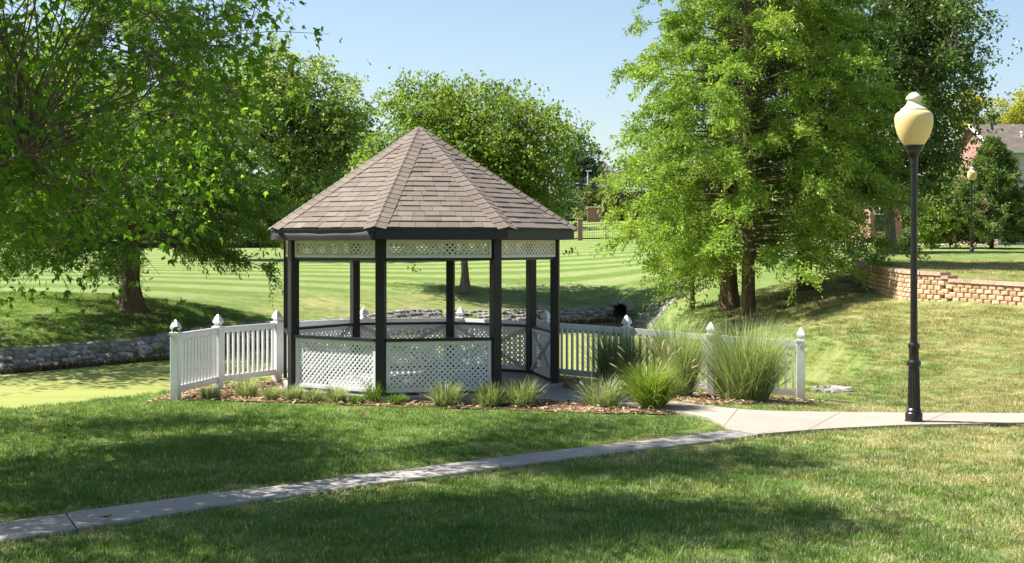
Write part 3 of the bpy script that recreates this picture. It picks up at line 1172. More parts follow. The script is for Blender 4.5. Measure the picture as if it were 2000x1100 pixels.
# ------------------------------------------------------------------ lamp posts
def build_lamp(name, label, x, y, z, s=1.0, detail=True):
    t = thing(name, label, 'street lamp', (x, y, z), .3, 'acorn lamps on black posts')
    t.scale = (s, s, s)
    b = MB()
    b.prism([(.2 * math.cos(k * math.pi / 4 + .39), .2 * math.sin(k * math.pi / 4 + .39)) for k in range(8)], -.06, .035)
    b.lathe([(.13, .03), (.125, .05), (.115, .055), (.115, .15), (.105, .165), (.10, .17)], n=24)
    b.lathe([(.085, .16), (.098, .185), (.1, .2), (.09, .215), (.082, .225)], n=24)
    b.build('base', M['lamp_black'], t, smooth='auto')
    b = MB()
    b.lathe([(.086, .22), (.082, .5), (.074, .76), (.072, .79)], n=32, flute=.10)
    b.build('fluted_shaft', M['lamp_black'], t)
    b = MB()
    b.lathe([(.072, .785), (.09, .80), (.097, .83), (.09, .86), (.07, .875), (.066, .9), (.066, 1.03), (.076, 1.045), (.082, 1.07), (.076, 1.095), (.06, 1.105), (.055, 1.12)], n=24)
    b.build('collar', M['lamp_black'], t, smooth='auto')
    b = MB()
    b.lathe([(.0475, 1.1), (.0465, 2.2), (.045, 3.52), (.052, 3.525), (.052, 3.64)], n=20)
    b.build('pole', M['lamp_black'], t, smooth='auto')
    b = MB()
    b.lathe([(.05, 3.63), (.065, 3.65), (.07, 3.68), (.085, 3.71), (.12, 3.74), (.122, 3.775), (.14, 3.785), (.14, 3.805), (.12, 3.81)], n=24)
    b.build('globe_holder', M['lamp_black'], t, smooth='auto')
    b = MB()
    b.lathe([(.125, 3.80), (.15, 3.835), (.185, 3.89), (.222, 3.97), (.246, 4.06), (.255, 4.13), (.254, 4.19), (.242, 4.235), (.215, 4.262), (.18, 4.275)], n=32)
    b.build('globe', M['globe'], t, smooth='auto')
    b = MB()
    b.lathe([(.178, 4.272), (.182, 4.28), (.18, 4.297), (.165, 4.31), (.13, 4.335), (.1, 4.37), (.088, 4.405), (.09, 4.42), (.106, 4.435), (.106, 4.455), (.09, 4.48), (.055, 4.515), (.02, 4.532), (.003, 4.535)], n=28)
    b.build('finial', M['globe_cap'], t, smooth='auto')
    return t


lx, ly = unp(1785, 829, G0)
build_lamp('lamp_post', 'tall black lamp post with amber acorn globe beside the pale path', lx, ly, h1(lx, ly) + .005, .98)
lx2 = at(1898, 69)
build_lamp('lamp_post', 'small distant black lamp post with acorn globe before the juniper', lx2, 69, h1(lx2, 69), .98)


# ------------------------------------------------------------------ retaining wall
def build_wall():
    w = thing('retaining_wall', 'tan split-face block retaining wall holding the upper lawn', 'retaining wall')
    P = WALL
    d = np.r_[0, np.cumsum(np.hypot(*np.diff(P, axis=0).T))]
    Ltot = d[-1]

    def pt(s):
        return np.array([np.interp(s, d, P[:, 0]), np.interp(s, d, P[:, 1])])
    # shared block meshes
    BW, BH, BD = .25, .122, .24
    meshes = []
    for k in range(6):
        b = MB()
        rr = random.Random(k)
        hw = BW / 2 - .004
        fr = []
        ci = .024
        # front is -y
        ring0 = [(-hw, 0, 0), (hw, 0, 0), (hw, 0, BH - .004), (-hw, 0, BH - .004)]
        ring1 = [(-hw + ci, -.045 + rr.uniform(-.008, .008), .012), (hw - ci, -.045 + rr.uniform(-.008, .008), .012), (hw - ci, -.045 + rr.uniform(-.008, .008), BH - .016), (-hw + ci, -.045 + rr.uniform(-.008, .008), BH - .016)]
        back = [(-hw, BD, 0), (hw, BD, 0), (hw, BD, BH - .004), (-hw, BD, BH - .004)]
        ctr = [(rr.uniform(-.04, .04), -.058 + rr.uniform(-.006, .008), BH / 2 + rr.uniform(-.03, .03))]
        b.add(ring0 + ring1 + back + ctr, [(0, 1, 5, 4), (1, 2, 6, 5), (2, 3, 7, 6), (3, 0, 4, 7), (4, 5, 12), (5, 6, 12), (6, 7, 12), (7, 4, 12),
                                          (1, 0, 8, 9), (2, 1, 9, 10), (3, 2, 10, 11), (0, 3, 11, 8), (8, 11, 10, 9)], rr.random())
        me = bpy.data.meshes.new('block')
        me.from_pydata(b.v, [], b.f)
        a = me.attributes.new('tint', 'FLOAT', 'POINT')
        a.data.foreach_set('value', b.t)
        me.materials.append(M['block'])
        meshes.append(me)
    capm = []
    for k in range(3):
        b = MB()
        b.box((0, .12, .045), BW - .005, .34, .09 - .004, 0, .3 + .2 * k)
        me = bpy.data.meshes.new('cap_block')
        me.from_pydata(b.v, [], b.f)
        a = me.attributes.new('tint', 'FLOAT', 'POINT')
        a.data.foreach_set('value', b.t)
        me.materials.append(M['cap_block'])
        capm.append(me)
    nb = int(Ltot / BW)
    fill = MB()
    items = []
    step_s = None
    for k in range(nb):
        s = (k + .5) * BW
        c = pt(s)
        top = float(wall_top(np.array([c]))[0])
        # one clear step in the cap line near the corner
        rows = round((top - .8) / BH)
        base_top = top
        g = h1(c[0] - .35, c[1] - .1)
        for j in range(10):
            z1 = base_top - .09 - j * BH
            if z1 < g - .05:
                break
            ss = s + (BW / 2 if j % 2 else 0)
            if ss > Ltot - .1:
                continue
            q, q2 = pt(ss - .1), pt(ss + .1)
            dr = (q2 - q) / np.hypot(*(q2 - q))
            cc = pt(ss)
            items.append(('block', cc, dr, z1 - BH, (7 - j) * 0 + j * -.012))
        q, q2 = pt(s - .1), pt(s + .1)
        dr = (q2 - q) / np.hypot(*(q2 - q))
        items.append(('cap_block', c, dr, base_top - .09, 0))
    # wall runs far -> near; its face is to the right of that direction seen from above?  face normal points to -x
    nblk = 0
    for nm, c, dr, z, off in items:
        # local x along wall, local -y = front
        ang = math.atan2(dr[1], dr[0])
        nrm = np.array([math.sin(ang), -math.cos(ang)])      # local -y direction
        me = random.choice(meshes if nm == 'block' else capm)
        jit = random.uniform(-.006, .006)
        pos = (c[0] + nrm[0] * (jit - off), c[1] + nrm[1] * (jit - off), z)
        rz = ang + random.uniform(-.02, .02)
        if nm == 'cap_block':
            pos = (c[0] + nrm[0] * .035, c[1] + nrm[1] * .035, z)
            rz = ang
        vis = c[1] < 45 and c[1] > 30
        if nm == 'block' and (not vis or nblk >= 300):
            ca, sa = math.cos(rz), math.sin(rz)
            vs = [(pos[0] + v.co.x * ca - v.co.y * sa, pos[1] + v.co.x * sa + v.co.y * ca, pos[2] + v.co.z) for v in me.vertices]
            fill.add(vs, [tuple(p.vertices) for p in me.polygons], random.random())
            continue
        o = link(nm, me, None, w)
        o.location = pos
        o.rotation_euler = (0, 0, rz)
        nblk += nm == 'block'
    fill.build('block_courses', M['block'], w, kind='stuff')


build_wall()


# ------------------------------------------------------------------ stone bank
def stone_mesh(seed):
    r = random.Random(seed)
    b = MB()
    vs = []
    for z, s in ((-.05, 1), (.0, 1), (.05, .78)):
        for dx, dy in ((-1, -1), (0, -1.05), (1, -1), (1.05, 0), (1, 1), (0, 1.05), (-1, 1), (-1.05, 0)):
            vs.append((dx * .118 * s * r.uniform(.86, 1.06), dy * .105 * s * r.uniform(.86, 1.06), z + r.uniform(-.012, .012)))
    fs = [tuple(range(16, 24)), tuple(range(7, -1, -1))]
    for k in (0, 8):
        fs += [(k + i, k + (i + 1) % 8, k + 8 + (i + 1) % 8, k + 8 + i) for i in range(8)]
    b.add(vs, fs, r.random())
    me = bpy.data.meshes.new('stone')
    me.from_pydata(b.v, [], b.f)
    a = me.attributes.new('tint', 'FLOAT', 'POINT')
    a.data.foreach_set('value', b.t)
    me.materials.append(M['riprap'])
    return me


def build_bank():
    t = thing('stone_bank', 'grey stone revetment along the far edge of the pond', None)
    t['kind'] = 'structure'
    SM = [stone_mesh(k) for k in range(10)]
    far = np.array([(-18, 29.5), (-13, 33.4), (-9.75, 37.8), (-5.45, 46.8), (-2.0, 52.7), (1.9, 55.2), (5.0, 57.6), (5.7, 56.5), (5.3, 52.5)])
    near = np.array([(5.85, 24.1), (5.4, 24.1), (4.95, 24.0)])
    spare = MB()
    cnt = 0
    for line in (far, near):
        d = np.r_[0, np.cumsum(np.hypot(*np.diff(line, axis=0).T))]
        nn = int(d[-1] / .235)
        for j in range(6 if line is far else 5):
            for k in range(nn):
                s = (k + .5 * (j % 2) + random.uniform(-.1, .1)) * .235
                q = np.array([np.interp(s, d, line[:, 0]), np.interp(s, d, line[:, 1])])
                q2 = np.array([np.interp(s + .3, d, line[:, 0]), np.interp(s + .3, d, line[:, 1])])
                q1 = np.array([np.interp(s - .3, d, line[:, 0]), np.interp(s - .3, d, line[:, 1])])
                dr = (q2 - q1) / np.hypot(*(q2 - q1))
                nr = np.array([-dr[1], dr[0]])
                if line is near:
                    nr = np.array([-dr[1], dr[0]])
                o = .22 + j * .205 + random.uniform(-.03, .03)
                p = q + nr * o
                z = h1(*p)
                ze = (h1(*(p + nr * .12)) - h1(*(p - nr * .12))) / .24
                tilt = math.atan(ze)
                ang = math.atan2(dr[1], dr[0])
                Mx = Matrix.Translation((p[0], p[1], z + random.uniform(.0, .03))) @ Matrix.Rotation(ang, 4, 'Z') @ Matrix.Rotation(tilt + random.uniform(-.12, .12), 4, 'X') @ Matrix.Rotation(random.uniform(-.2, .2), 4, 'Z') @ Matrix.Rotation(random.uniform(-.1, .1), 4, 'Y')
                if random.random() < .07:
                    continue
                Mx = Mx @ Matrix.Translation((0, 0, random.uniform(-.035, .015))) @ Matrix.Scale(random.uniform(.8, 1.12), 4)
                me = random.choice(SM)
                px = 1000 + p[0] / p[1] * F_PX
                if line is far and -10 < px < 345 and cnt < 300:
                    ob = link('stone', me, None, t)
                    ob.matrix_world = Mx
                    cnt += 1
                else:
                    spare.add([Mx @ v.co for v in me.vertices], [tuple(pp.vertices) for pp in me.polygons], random.random())
    spare.build('stone_field', M['riprap'], t, kind='stuff')
    # culvert mouth
    cx, cy = at(1212, 57.5), 57.5
    c = thing('culvert', 'dark drain pipe mouth with rocks in the far bank', 'drain pipe', (cx, cy, 0), 0)
    zc = zat(606, 57.5)
    b = MB()
    n = 18
    vs, fs = [], []
    for (r, yy) in ((.30, 0), (.24, 0), (.24, 1.2), (.30, 1.2)):
        vs += [(r * math.cos(2 * math.pi * k / n), yy, zc + r * math.sin(2 * math.pi * k / n)) for k in range(n)]
    for a, bb in ((0, 1), (1, 2), (2, 3), (3, 0)):
        fs += [(a * n + k, a * n + (k + 1) % n, bb * n + (k + 1) % n, bb * n + k) for k in range(n)]
    fs.append(tuple(2 * n + k for k in range(n)))
    b.add(vs, fs)
    b.build('pipe', M['culvert'], c, smooth='auto')
    rk = MB()
    for a in range(11):
        th = math.pi * a / 10
        me = SM[a % 10]
        Mx = Matrix.Translation((.48 * math.cos(th), .05 + random.uniform(-.1, .1), zc - .05 + .42 * math.sin(th))) @ Matrix.Rotation(random.uniform(0, 3), 4, 'Z') @ Matrix.Scale(1.5, 4)
        rk.add([Mx @ v.co for v in me.vertices], [tuple(pp.vertices) for pp in me.polygons], random.random())
    rk.build('rock_surround', M['riprap'], c)


build_bank()

# ------------------------------------------------------------------ leaves and trees
TEMPL = {
    'diamond': (np.array([(0, 0, 0), (.5, .30, .07), (1, 0, -.03), (.5, -.30, .07)]), np.array([(0, 1, 2), (0, 2, 3)])),
    'narrow': (np.array([(0, 0, 0), (.45, .16, .03), (1, 0, -.08), (.45, -.16, .03)]), np.array([(0, 1, 2), (0, 2, 3)])),
    'maple': (np.array([(0, 0, 0), (.10, .28, .03), (.50, .50, -.04), (.42, .20, .03), (1, 0, -.12), (.42, -.20, .03), (.50, -.50, -.04), (.10, -.28, .03)]),
              np.array([(0, 3, 1), (1, 3, 2), (0, 4, 3), (0, 5, 4), (0, 7, 5), (5, 7, 6)])),
    'feather': (np.array([(0, 0, 0), (.3, .16, .0), (.55, .05, .02), (.75, .12, -.04), (1, 0, -.1), (.6, -.13, -.02), (.4, -.03, .02), (.2, -.15, 0)]),
                np.array([(0, 2, 1), (2, 4, 3), (0, 4, 2), (0, 6, 4), (0, 7, 6), (6, 5, 4)])),
}


def unit(v):
    return v / (np.linalg.norm(v, axis=-1, keepdims=True) + 1e-9)


def leaves_mesh(name, C, A, N, S, tint, templ):
    tv, tf = TEMPL[templ]
    A = unit(A)
    B = unit(np.cross(N, A))
    N = np.cross(A, B)
    k = len(tv)
    V = C[:, None] + S[:, None, None] * (tv[None, :, 0:1] * A[:, None] + tv[None, :, 1:2] * B[:, None] + tv[None, :, 2:3] * N[:, None])
    T = tf[None] + (np.arange(len(C)) * k)[:, None, None]
    return tri_mesh(name, V.reshape(-1, 3), T.reshape(-1, 3), np.repeat(tint, k))


def curve(p0, p1, sag=0.0, n=5, wob=0.0, rng=RNG):
    t = np.linspace(0, 1, n)[:, None]
    P = p0 + (p1 - p0) * t
    P[:, 2] += sag * 4 * (t * (1 - t))[:, 0]
    if wob:
        w = rng.normal(0, wob, (n, 3))
        w[0] = w[-1] = 0
        P = P + w
    return P


def trunk_pts(b, h, lean=(0, 0), flare=2.0, r=.3, wob=.05, n=9, rng=RNG):
    t = np.linspace(0, 1, n)
    P = np.c_[b[0] + lean[0] * t + rng.normal(0, wob, n) * (t > 0), b[1] + lean[1] * t + rng.normal(0, wob, n) * (t > 0), b[2] - .2 + (h + .2) * t]
    R = r * (1 - .85 * t ** 1.0) + .012
    R[0] *= flare
    if n > 2:
        R[1] *= 1 + (flare - 1) * .25
    return P, R


def flare_trunk(mb, P, R, ridges=0, rng=RNG):
    """trunk with buttress ridges near the foot"""
    n = 18 if ridges else 9
    # insert finer rings low down
    t = np.linspace(0, 1, len(P))
    hz = P[-1, 2] - P[0, 2]
    fk = min(.3, 1.3 / hz)
    tt = np.r_[np.linspace(0, fk, 7), np.linspace(fk + .06, 1, 11)]
    PP = np.c_[[np.interp(tt, t, P[:, i]) for i in range(3)]].T
    RR = np.interp(tt, t, R)
    R = R.copy()
    fl = R[0] / (R[2] + (R[2] - R[3]) * 2)
    R[0] = R[2] + (R[2] - R[3]) * 2
    R[1] = R[2] + (R[2] - R[3])
    RR = np.interp(tt, t, R)
    base = np.interp(fk, t, R)
    for i in range(7):
        k = 1 - tt[i] / fk
        RR[i] = base * (1 + (fl - 1) * k ** 2.2)
    vs, fs = [], []
    ph = rng.uniform(0, 6)
    for i in range(len(PP)):
        low = max(0, 1 - tt[i] / .3)
        for k in range(n):
            a = 2 * math.pi * k / n
            rr = RR[i] * (1 + (.13 * low + .03) * math.cos(ridges * a + ph + .6 * math.sin(2 * a)) if ridges else 1)
            vs.append((PP[i, 0] + rr * math.cos(a), PP[i, 1] + rr * math.sin(a), PP[i, 2]))
    for i in range(len(PP) - 1):
        fs += [(i * n + k, i * n + (k + 1) % n, (i + 1) * n + (k + 1) % n, (i + 1) * n + k) for k in range(n)]
    fs.append(tuple((len(PP) - 1) * n + k for k in range(n)))
    mb.add(vs, fs)


def broad_tree(name, label, base, height, r, ells, n_cl, per, cl_r, leaf, mat, bark, templ='diamond', lean=(0, 0), droop=.3, seed=1, group=None,
               cat='tree', shell=.45, first=.28, limbs=11, subs=8, flat=.65, ridges=0, flare=1.7, cut=None, twigs=False, limb_r=.62):
    """base point, list of ellipsoids (centre, radii) for the crown relative to the base"""
    rng = np.random.default_rng(seed)
    t = thing(name, label, cat, base, 0, group)
    mb = MB()
    P, R = trunk_pts((0, 0, 0), height * .86, lean, flare, r, .04 * height / 8, 9, rng)
    flare_trunk(mb, P, R, ridges, rng)
    # cluster centres
    vol = np.array([e[1][0] * e[1][1] * e[1][2] * (e[2] if len(e) > 2 else 1) for e in ells])
    which = rng.choice(len(ells), n_cl, p=vol / vol.sum())
    u = unit(rng.normal(size=(n_cl, 3)))
    rad = rng.random(n_cl) ** shell
    rad = np.clip(rad, .25, 1)
    lump = 1 + .13 * np.sin(u[:, 0] * 5 + seed) * np.cos(u[:, 2] * 4 + seed * 2)
    Cn = np.array([ells[w][0] for w in which]) + u * (rad * lump)[:, None] * np.array([ells[w][1] for w in which])
    if cut is not None:
        Cn = Cn[cut(Cn + np.array(base))]
    n_cl = len(Cn)
    # main limbs
    idx = [int(rng.integers(n_cl))]
    D = np.linalg.norm(Cn - Cn[idx[0]], axis=1)
    for _ in range(limbs - 1):
        i = int(np.argmax(D * rng.uniform(.8, 1.2, n_cl)))
        idx.append(i)
        D = np.minimum(D, np.linalg.norm(Cn - Cn[i], axis=1))
    nodes = [P[k] for k in range(3, len(P))]
    nrad = [R[k] for k in range(3, len(P))]
    for i in idx:
        end = Cn[i]
        zt = np.clip(end[2] - .55 * np.hypot(end[0], end[1]) - .4, first * height, height * .82)
        p0 = np.array([np.interp(zt, P[:, 2], P[:, k]) for k in range(3)])
        r0 = max(.025, np.interp(zt, P[:, 2], R) * limb_r)
        c = curve(p0, end, .06 * np.linalg.norm(end - p0), 7, .035 * np.linalg.norm(end - p0), rng)
        rr = np.linspace(r0, .014, 7)
        mb.tube(c, rr, 6, False)
        nodes += list(c[1:-1])
        nrad += list(rr[1:-1])
    nodes, nrad = np.array(nodes), np.array(nrad)
    for i in range(n_cl):
        if i in idx:
            continue
        dd = np.linalg.norm(nodes - Cn[i], axis=1) + np.maximum(0, nodes[:, 2] - Cn[i, 2]) * .8
        j = int(np.argmin(dd))
        c = curve(nodes[j], Cn[i], .05, 5, .05 * dd[j], rng)
        mb.tube(c, np.linspace(min(.009 if twigs else .03, nrad[j] * .6) + .005, .004, 5), 4, False)
    # leaves: sub clumps inside each cluster
    sc = rng.normal(size=(n_cl, subs, 3)) * np.array([1, 1, flat]) * cl_r * rng.uniform(.65, 1.3, (n_cl, 1, 1))
    sc[:, :, 2] -= .12 * cl_r * (sc[:, :, 0] ** 2 + sc[:, :, 1] ** 2) / cl_r ** 2 * droop * 3
    cen = (Cn[:, None] + sc).reshape(-1, 3)
    if twigs:
        for i in range(n_cl):
            for k in range(subs):
                c, e = Cn[i], Cn[i] + sc[i, k] * 1.15
                mb.tube([c, (c + e) / 2 + np.array([0, 0, .04]), e], [.006, .004, .002], 3, False)
    mb.build('trunk', bark, t, smooth=True)
    clt = np.repeat(rng.normal(0, .12, n_cl), subs)
    out = unit(np.repeat(unit(Cn - np.array([0, 0, height * .5])), subs, 0) + .5 * rng.normal(size=cen.shape))
    nl = per
    off = rng.normal(size=(len(cen), nl, 3)) * np.array([1, 1, .6]) * cl_r * .36
    C = (cen[:, None] + off).reshape(-1, 3)
    A = np.repeat(out, nl, 0) * .7 + rng.normal(size=C.shape) * .75
    A[:, 2] -= droop * 1.2
    N = rng.normal(size=C.shape) * .75 + np.array([0, 0, 1.0])
    S = leaf * rng.uniform(.65, 1.25, len(C))
    tint = np.clip(.48 + np.repeat(clt, nl) + rng.normal(0, .17, len(C)), 0, 1)
    me = leaves_mesh('crown', C, A, N, S, tint, templ)
    link('crown', me, mat, t)
    return t


def feather_tree(name, label, base, height, r, prof, mat, bark, n_limb=150, z0=1.3, seed=1, up0=.55, sweep=.5, group=None, blen=.75, leaf=.16,
                 n_br=12, n_lf=15, templ='narrow', ridges=7, flare=2.4, hang=.5, dens=1.0, azw=None, lean=(0, 0), cat='tree'):
    """conifer-like tree: limbs round a straight trunk carrying feathery drooping sprays. prof(z) gives the crown radius"""
    rng = np.random.default_rng(seed)
    t = thing(name, label, cat, base, 0, group)
    mb = MB()
    P, R = trunk_pts((0, 0, 0), height, lean, flare, r, .02, 10, rng)
    flare_trunk(mb, P, R, ridges, rng)
    Cs, As, Ss, Ts = [], [], [], []
    ga = rng.uniform(0, 6.28)
    for i in range(n_limb):
        f = (i + rng.random()) / n_limb
        z = z0 + (height * .985 - z0) * f ** 1.12
        ga += 2.39996 + rng.normal(0, .25)
        az = ga
        Rm = prof(z) * rng.uniform(.6, 1.1) * (1 + .16 * math.sin(3 * az + 1.3 * z + seed) * math.cos(.9 * z + seed))
        if azw is not None:
            Rm *= azw(az)
        if Rm < .15:
            continue
        h = np.array([math.cos(az), math.sin(az), 0])
        k = z / height
        rise = Rm * (up0 * (.15 + .85 * k))
        n = 8
        tt = np.linspace(0, 1, n)
        x0 = np.array([np.interp(z, P[:, 2], P[:, j]) for j in range(3)])
        L = x0 + h * (Rm * tt)[:, None]
        L[:, 2] += rise * tt - sweep * Rm * .35 * tt ** 2.2 * (1 - .7 * k)
        L[:, :2] += rng.normal(0, .03 * Rm, (n, 2)) * tt[:, None]
        r0 = max(.010, min(.05, R[2] * .17) * (Rm / 4 + .2))
        mb.tube(L, np.linspace(r0, .006, n), 5, False)
        nb = max(4, int(n_br * (.35 + Rm / 3.0) * dens))
        s = rng.uniform(.3, 1, nb) ** .7
        bp = np.c_[[np.interp(s, tt, L[:, j]) for j in range(3)]].T
        side = np.array([-h[1], h[0], 0])
        sg = np.where(np.arange(nb) % 2 == 0, 1, -1)
        bl_ = blen * rng.uniform(.5, 1.15, nb) * (.55 + .45 * (1 - s) + .25 * (1 - k)) * (.6 + .4 * min(1, Rm / 2))
        bd = h * rng.uniform(.3, 1.0, nb)[:, None] + side * (sg * rng.uniform(.2, 1.0, nb))[:, None] + np.array([0, 0, 1]) * rng.normal(.18, .35, nb)[:, None]
        bd = unit(bd)
        bt = rng.normal(0, .11, nb) + rng.normal(0, .07)
        m = int(n_lf * 2.7)
        q = np.linspace(.08, 1, m)
        C = bp[:, None] + bd[:, None] * (bl_[:, None] * q)[:, :, None]
        C[:, :, 2] -= hang * (bl_[:, None] * q ** 2) * rng.uniform(.3, 1.3, (nb, 1))
        C = C + rng.normal(0, .06, C.shape)
        A = bd[:, None] * .8 + rng.normal(0, .62, C.shape)
        A[:, :, 2] -= hang * .9 * q
        tn = np.clip(.45 + bt[:, None] + .16 * q + rng.normal(0, .12, (nb, m)), 0, 1)
        Cs.append(C.reshape(-1, 3))
        As.append(A.reshape(-1, 3))
        Ss.append(leaf * .74 * rng.uniform(.6, 1.4, nb * m))
        Ts.append(tn.ravel())
    mb.build('trunk', bark, t, smooth=True)
    C, A, S, T = np.concatenate(Cs), np.concatenate(As), np.concatenate(Ss), np.concatenate(Ts)
    N = rng.normal(size=C.shape) + np.array([0, 0, .7])
    me = leaves_mesh('crown', C, A, N, S, T, templ)
    link('crown', me, mat, t)
    return t


def lin(*kv):
    xs, ys = kv[0::2], kv[1::2]
    return lambda z: float(np.interp(z, xs, ys))


def maple_cut(P):
    """crown shape: a skirt that rises away from the trunk, and an upper crown with whole limbs' worth of
    foliage missing so that sun reaches the lawn in pools"""
    px = 1000 + P[:, 0] / P[:, 1] * F_PX
    lim = np.interp(P[:, 2], [1.7, 2.2, 2.6, 3.0, 3.4, 3.8, 4.4, 6.2, 6.5, 6.6], [0, 90, 200, 310, 400, 465, 510, 530, 600, 2000])
    k = (P[:, 2] - G0) / to_sun.z
    gx, gy = P[:, 0] - to_sun.x * k, P[:, 1] - to_sun.y * k
    h = np.sin(.95 * gx + .6 * gy) + np.sin(-.5 * gx + 1.45 * gy + 1) + np.sin(1.5 * gx - .3 * gy + 2)
    lobes = (((gx - 1.5) / 2.3) ** 2 + ((gy - 14.7) / .95) ** 2 < 1) | (((gx - .9) / 2.4) ** 2 + ((gy - 11.3) / 1.0) ** 2 < 1)
    gap = np.where((gx > .1) & (gy < 16), ~lobes, (h > .25) | (gx > 3))
    return (px < lim) & (P[:, 2] > 2.15) & (P[:, 1] < 19.7) & (P[:, 1] > np.where(P[:, 2] > 6, 10.2, 11.4)) & ((P[:, 2] < 4.0) | ~gap)


def build_trees():
    # near maple, its trunk out of the picture to the left
    broad_tree('maple_tree', 'large leafy maple overhanging the upper left lawn', (-8.2, 13.2, h1(-8.2, 13.2)), 9.5, .26,
               [((0.6, .2, 6.0), (4.9, 4.9, 4.1)), ((2.7, .6, 4.2), (3.2, 3.4, 2.3), 2.2), ((1.2, -2.5, 6.0), (3.6, 2.4, 3.0)), ((2.2, 3.6, 5.6), (3.0, 2.2, 2.6)), ((2.9, .6, 8.4), (3.6, 5.6, 1.5)), ((2.9, .9, 8.0), (3.6, 5.6, 1.3)), ((3.2, 0, 7.6), (3.3, 4.6, 1.1)), ((3.7, 2.4, 8.1), (2.3, .9, .5), 13), ((3.1, -1.0, 8.1), (2.4, .95, .5), 13), ((1.2, 4.6, 7.2), (3.4, 1.9, 2.2)), ((-1.5, 4.4, 6), (3, 2, 2.5))], 1480, 10, .42, .092, M['maple'], M['bark_grey'], 'maple',
               droop=.55, seed=5, shell=.5, limbs=16, subs=9, first=.2, cut=maple_cut, twigs=True, limb_r=.3)
    # tree standing out of frame on the left, shading the pond
    broad_tree('shade_tree', 'dark broadleaf tree at the left edge behind the maple', (-17.2, 36.2, h1(-17.2, 36.2)), 11, .3,
               [((.4, 0, 7), (4.6, 4.6, 4.2))], 190, 9, .6, .2, M['birch'], M['bark_dark'], seed=21, subs=8)
    feather_tree('cypress_tree', 'feathery dark green cypress with flared trunk on the left pond bank', (-12.1, 42, h1(-12.1, 42)), 11.0, .29,
                 lin(0, 3.2, 1.6, 4.3, 3.5, 4.7, 6, 4.0, 8.5, 2.5, 11, .3), M['cypress_dark'], M['bark'], 175, 1.9, 3, .35, 1.0, 'cypress trees', .85, .17, 15, 16, hang=.75, flare=2.1)
    # two cypresses and one more on the right bank
    feather_tree('cypress_tree', 'tall bright green cypress standing in front on the right pond bank', (at(1461, 40), 40, h1(at(1461, 40), 40)), 15.5, .205,
                 lin(0, 3.2, 1.8, 4.2, 3.2, 4.5, 6, 4.2, 9.7, 3.0, 13, 1.5, 15.5, .2), M['cypress'], M['bark'], 245, 1.7, 7, .5, .85, 'cypress trees', .85, .18, 15, 14, hang=.55, flare=1.35)
    feather_tree('cypress_tree', 'cypress with thick leaning trunk just left of the tall cypress', (at(1425, 43), 43, h1(at(1425, 43), 43)), 13, .27,
                 lin(0, 2, 2, 3.0, 5, 2.7, 9, 1.9, 13, .2), M['cypress'], M['bark'], 100, 2.0, 12, .5, .9, 'cypress trees', .75, .175, 13, 14, hang=.6, flare=1.8, lean=(-.35, .1))
    feather_tree('cypress_tree', 'cypress on the slope right of the tall cypress, by the wall', (at(1571, 43), 43, h1(at(1571, 43), 43)), 13.5, .22,
                 lin(0, 2, 1.4, 2.6, 3, 3.3, 6, 3.3, 10, 2.0, 13.5, .2), M['cypress_dark'], M['bark'], 165, 3.1, 17, .5, .7, 'cypress trees', .8, .175, 14, 15, hang=.6, flare=1.5)
    # river birch behind the gazebo
    broad_tree('birch_tree', 'rounded light green tree behind the gazebo roof', (at(908, 60), 60, h1(at(908, 60), 60)), 10, .17,
               [((0.2, 0, 6.5), (4.9, 4.6, 3.3)), ((-2.6, .3, 5.0), (2.9, 3, 2.0)), ((2.3, -.2, 4.9), (2.1, 2.8, 2.5)), ((-1.6, 0, 8.2), (2.0, 2, 1.7)), ((2.6, 0, 7.4), (1.6, 2, 1.6))], 520, 13, .5, .185, M['birch'], M['bark_grey'],
               droop=.75, seed=9, subs=9, limbs=14, flare=2.3, ridges=5, first=.3)
    # slim hanging willow-like tree in front of the cypress trunks
    broad_tree('weeping_birch', 'drooping leafy birch branches left of the cypress trunks', (at(1352, 46), 46, h1(at(1352, 46), 46)), 4.6, .08,
               [((-.2, 0, 2.9), (2.0, 1.7, 1.4)), ((-.2, 0, 1.7), (1.7, 1.3, 1.1))], 150, 9, .3, .10, M['birch'], M['bark_grey'], droop=1.0, seed=44, subs=8, limbs=6)
    # big tree on the left behind
    broad_tree('walnut_tree', 'tall airy tree with dark limbs behind the left of the gazebo', (-14.2, 85, h1(-14.2, 85)), 15, .36,
               [((-.5, 0, 8.5), (5.0, 4.6, 4.8)), ((-2.3, 0, 11.6), (3.3, 3, 2.9)), ((2.6, .5, 9.0), (2.7, 3, 3.4)), ((1.6, 0, 4.6), (3.2, 3, 2.3)), ((-6.5, 1, 8), (4, 3, 5))], 430, 13, .60, .27, M['locust'], M['bark_dark'],
               droop=.4, seed=15, subs=8, limbs=15, shell=.42)
    # dark tree behind the lamp
    broad_tree('sweetgum_tree', 'big dark green tree behind the near lamp globe', (at(1742, 62), 62, h1(at(1742, 62), 62)), 14, .25,
               [((-.3, 0, 8.6), (4.6, 4.4, 5.2)), ((-2.2, -.5, 4.2), (2.6, 2.4, 2.3)), ((1.3, 0, 5.0), (1.75, 2.2, 3.2)), ((-.6, 0, 3.4), (2.4, 2.2, 1.5)), ((2.0, 0, 11), (2.7, 2.6, 3.0))], 560, 12, .52, .20, M['gum'], M['bark_grey'],
               droop=.5, seed=25, subs=9, limbs=15, lean=(-.6, .2))
    # juniper
    jx = at(1937, 76)
    feather_tree('juniper_tree', 'dense conical green juniper beside the pale house', (jx, 76, h1(jx, 76)), 6.4, .12,
                 lin(0, 2.0, .8, 2.3, 2.2, 2.0, 4, 1.2, 5.4, .5, 6.4, .05), M['juniper'], M['bark_dark'], 250, .12, 31, 1.1, .0, None, .6, .24, 11, 9, 'narrow', 0, 1.3, -.35)
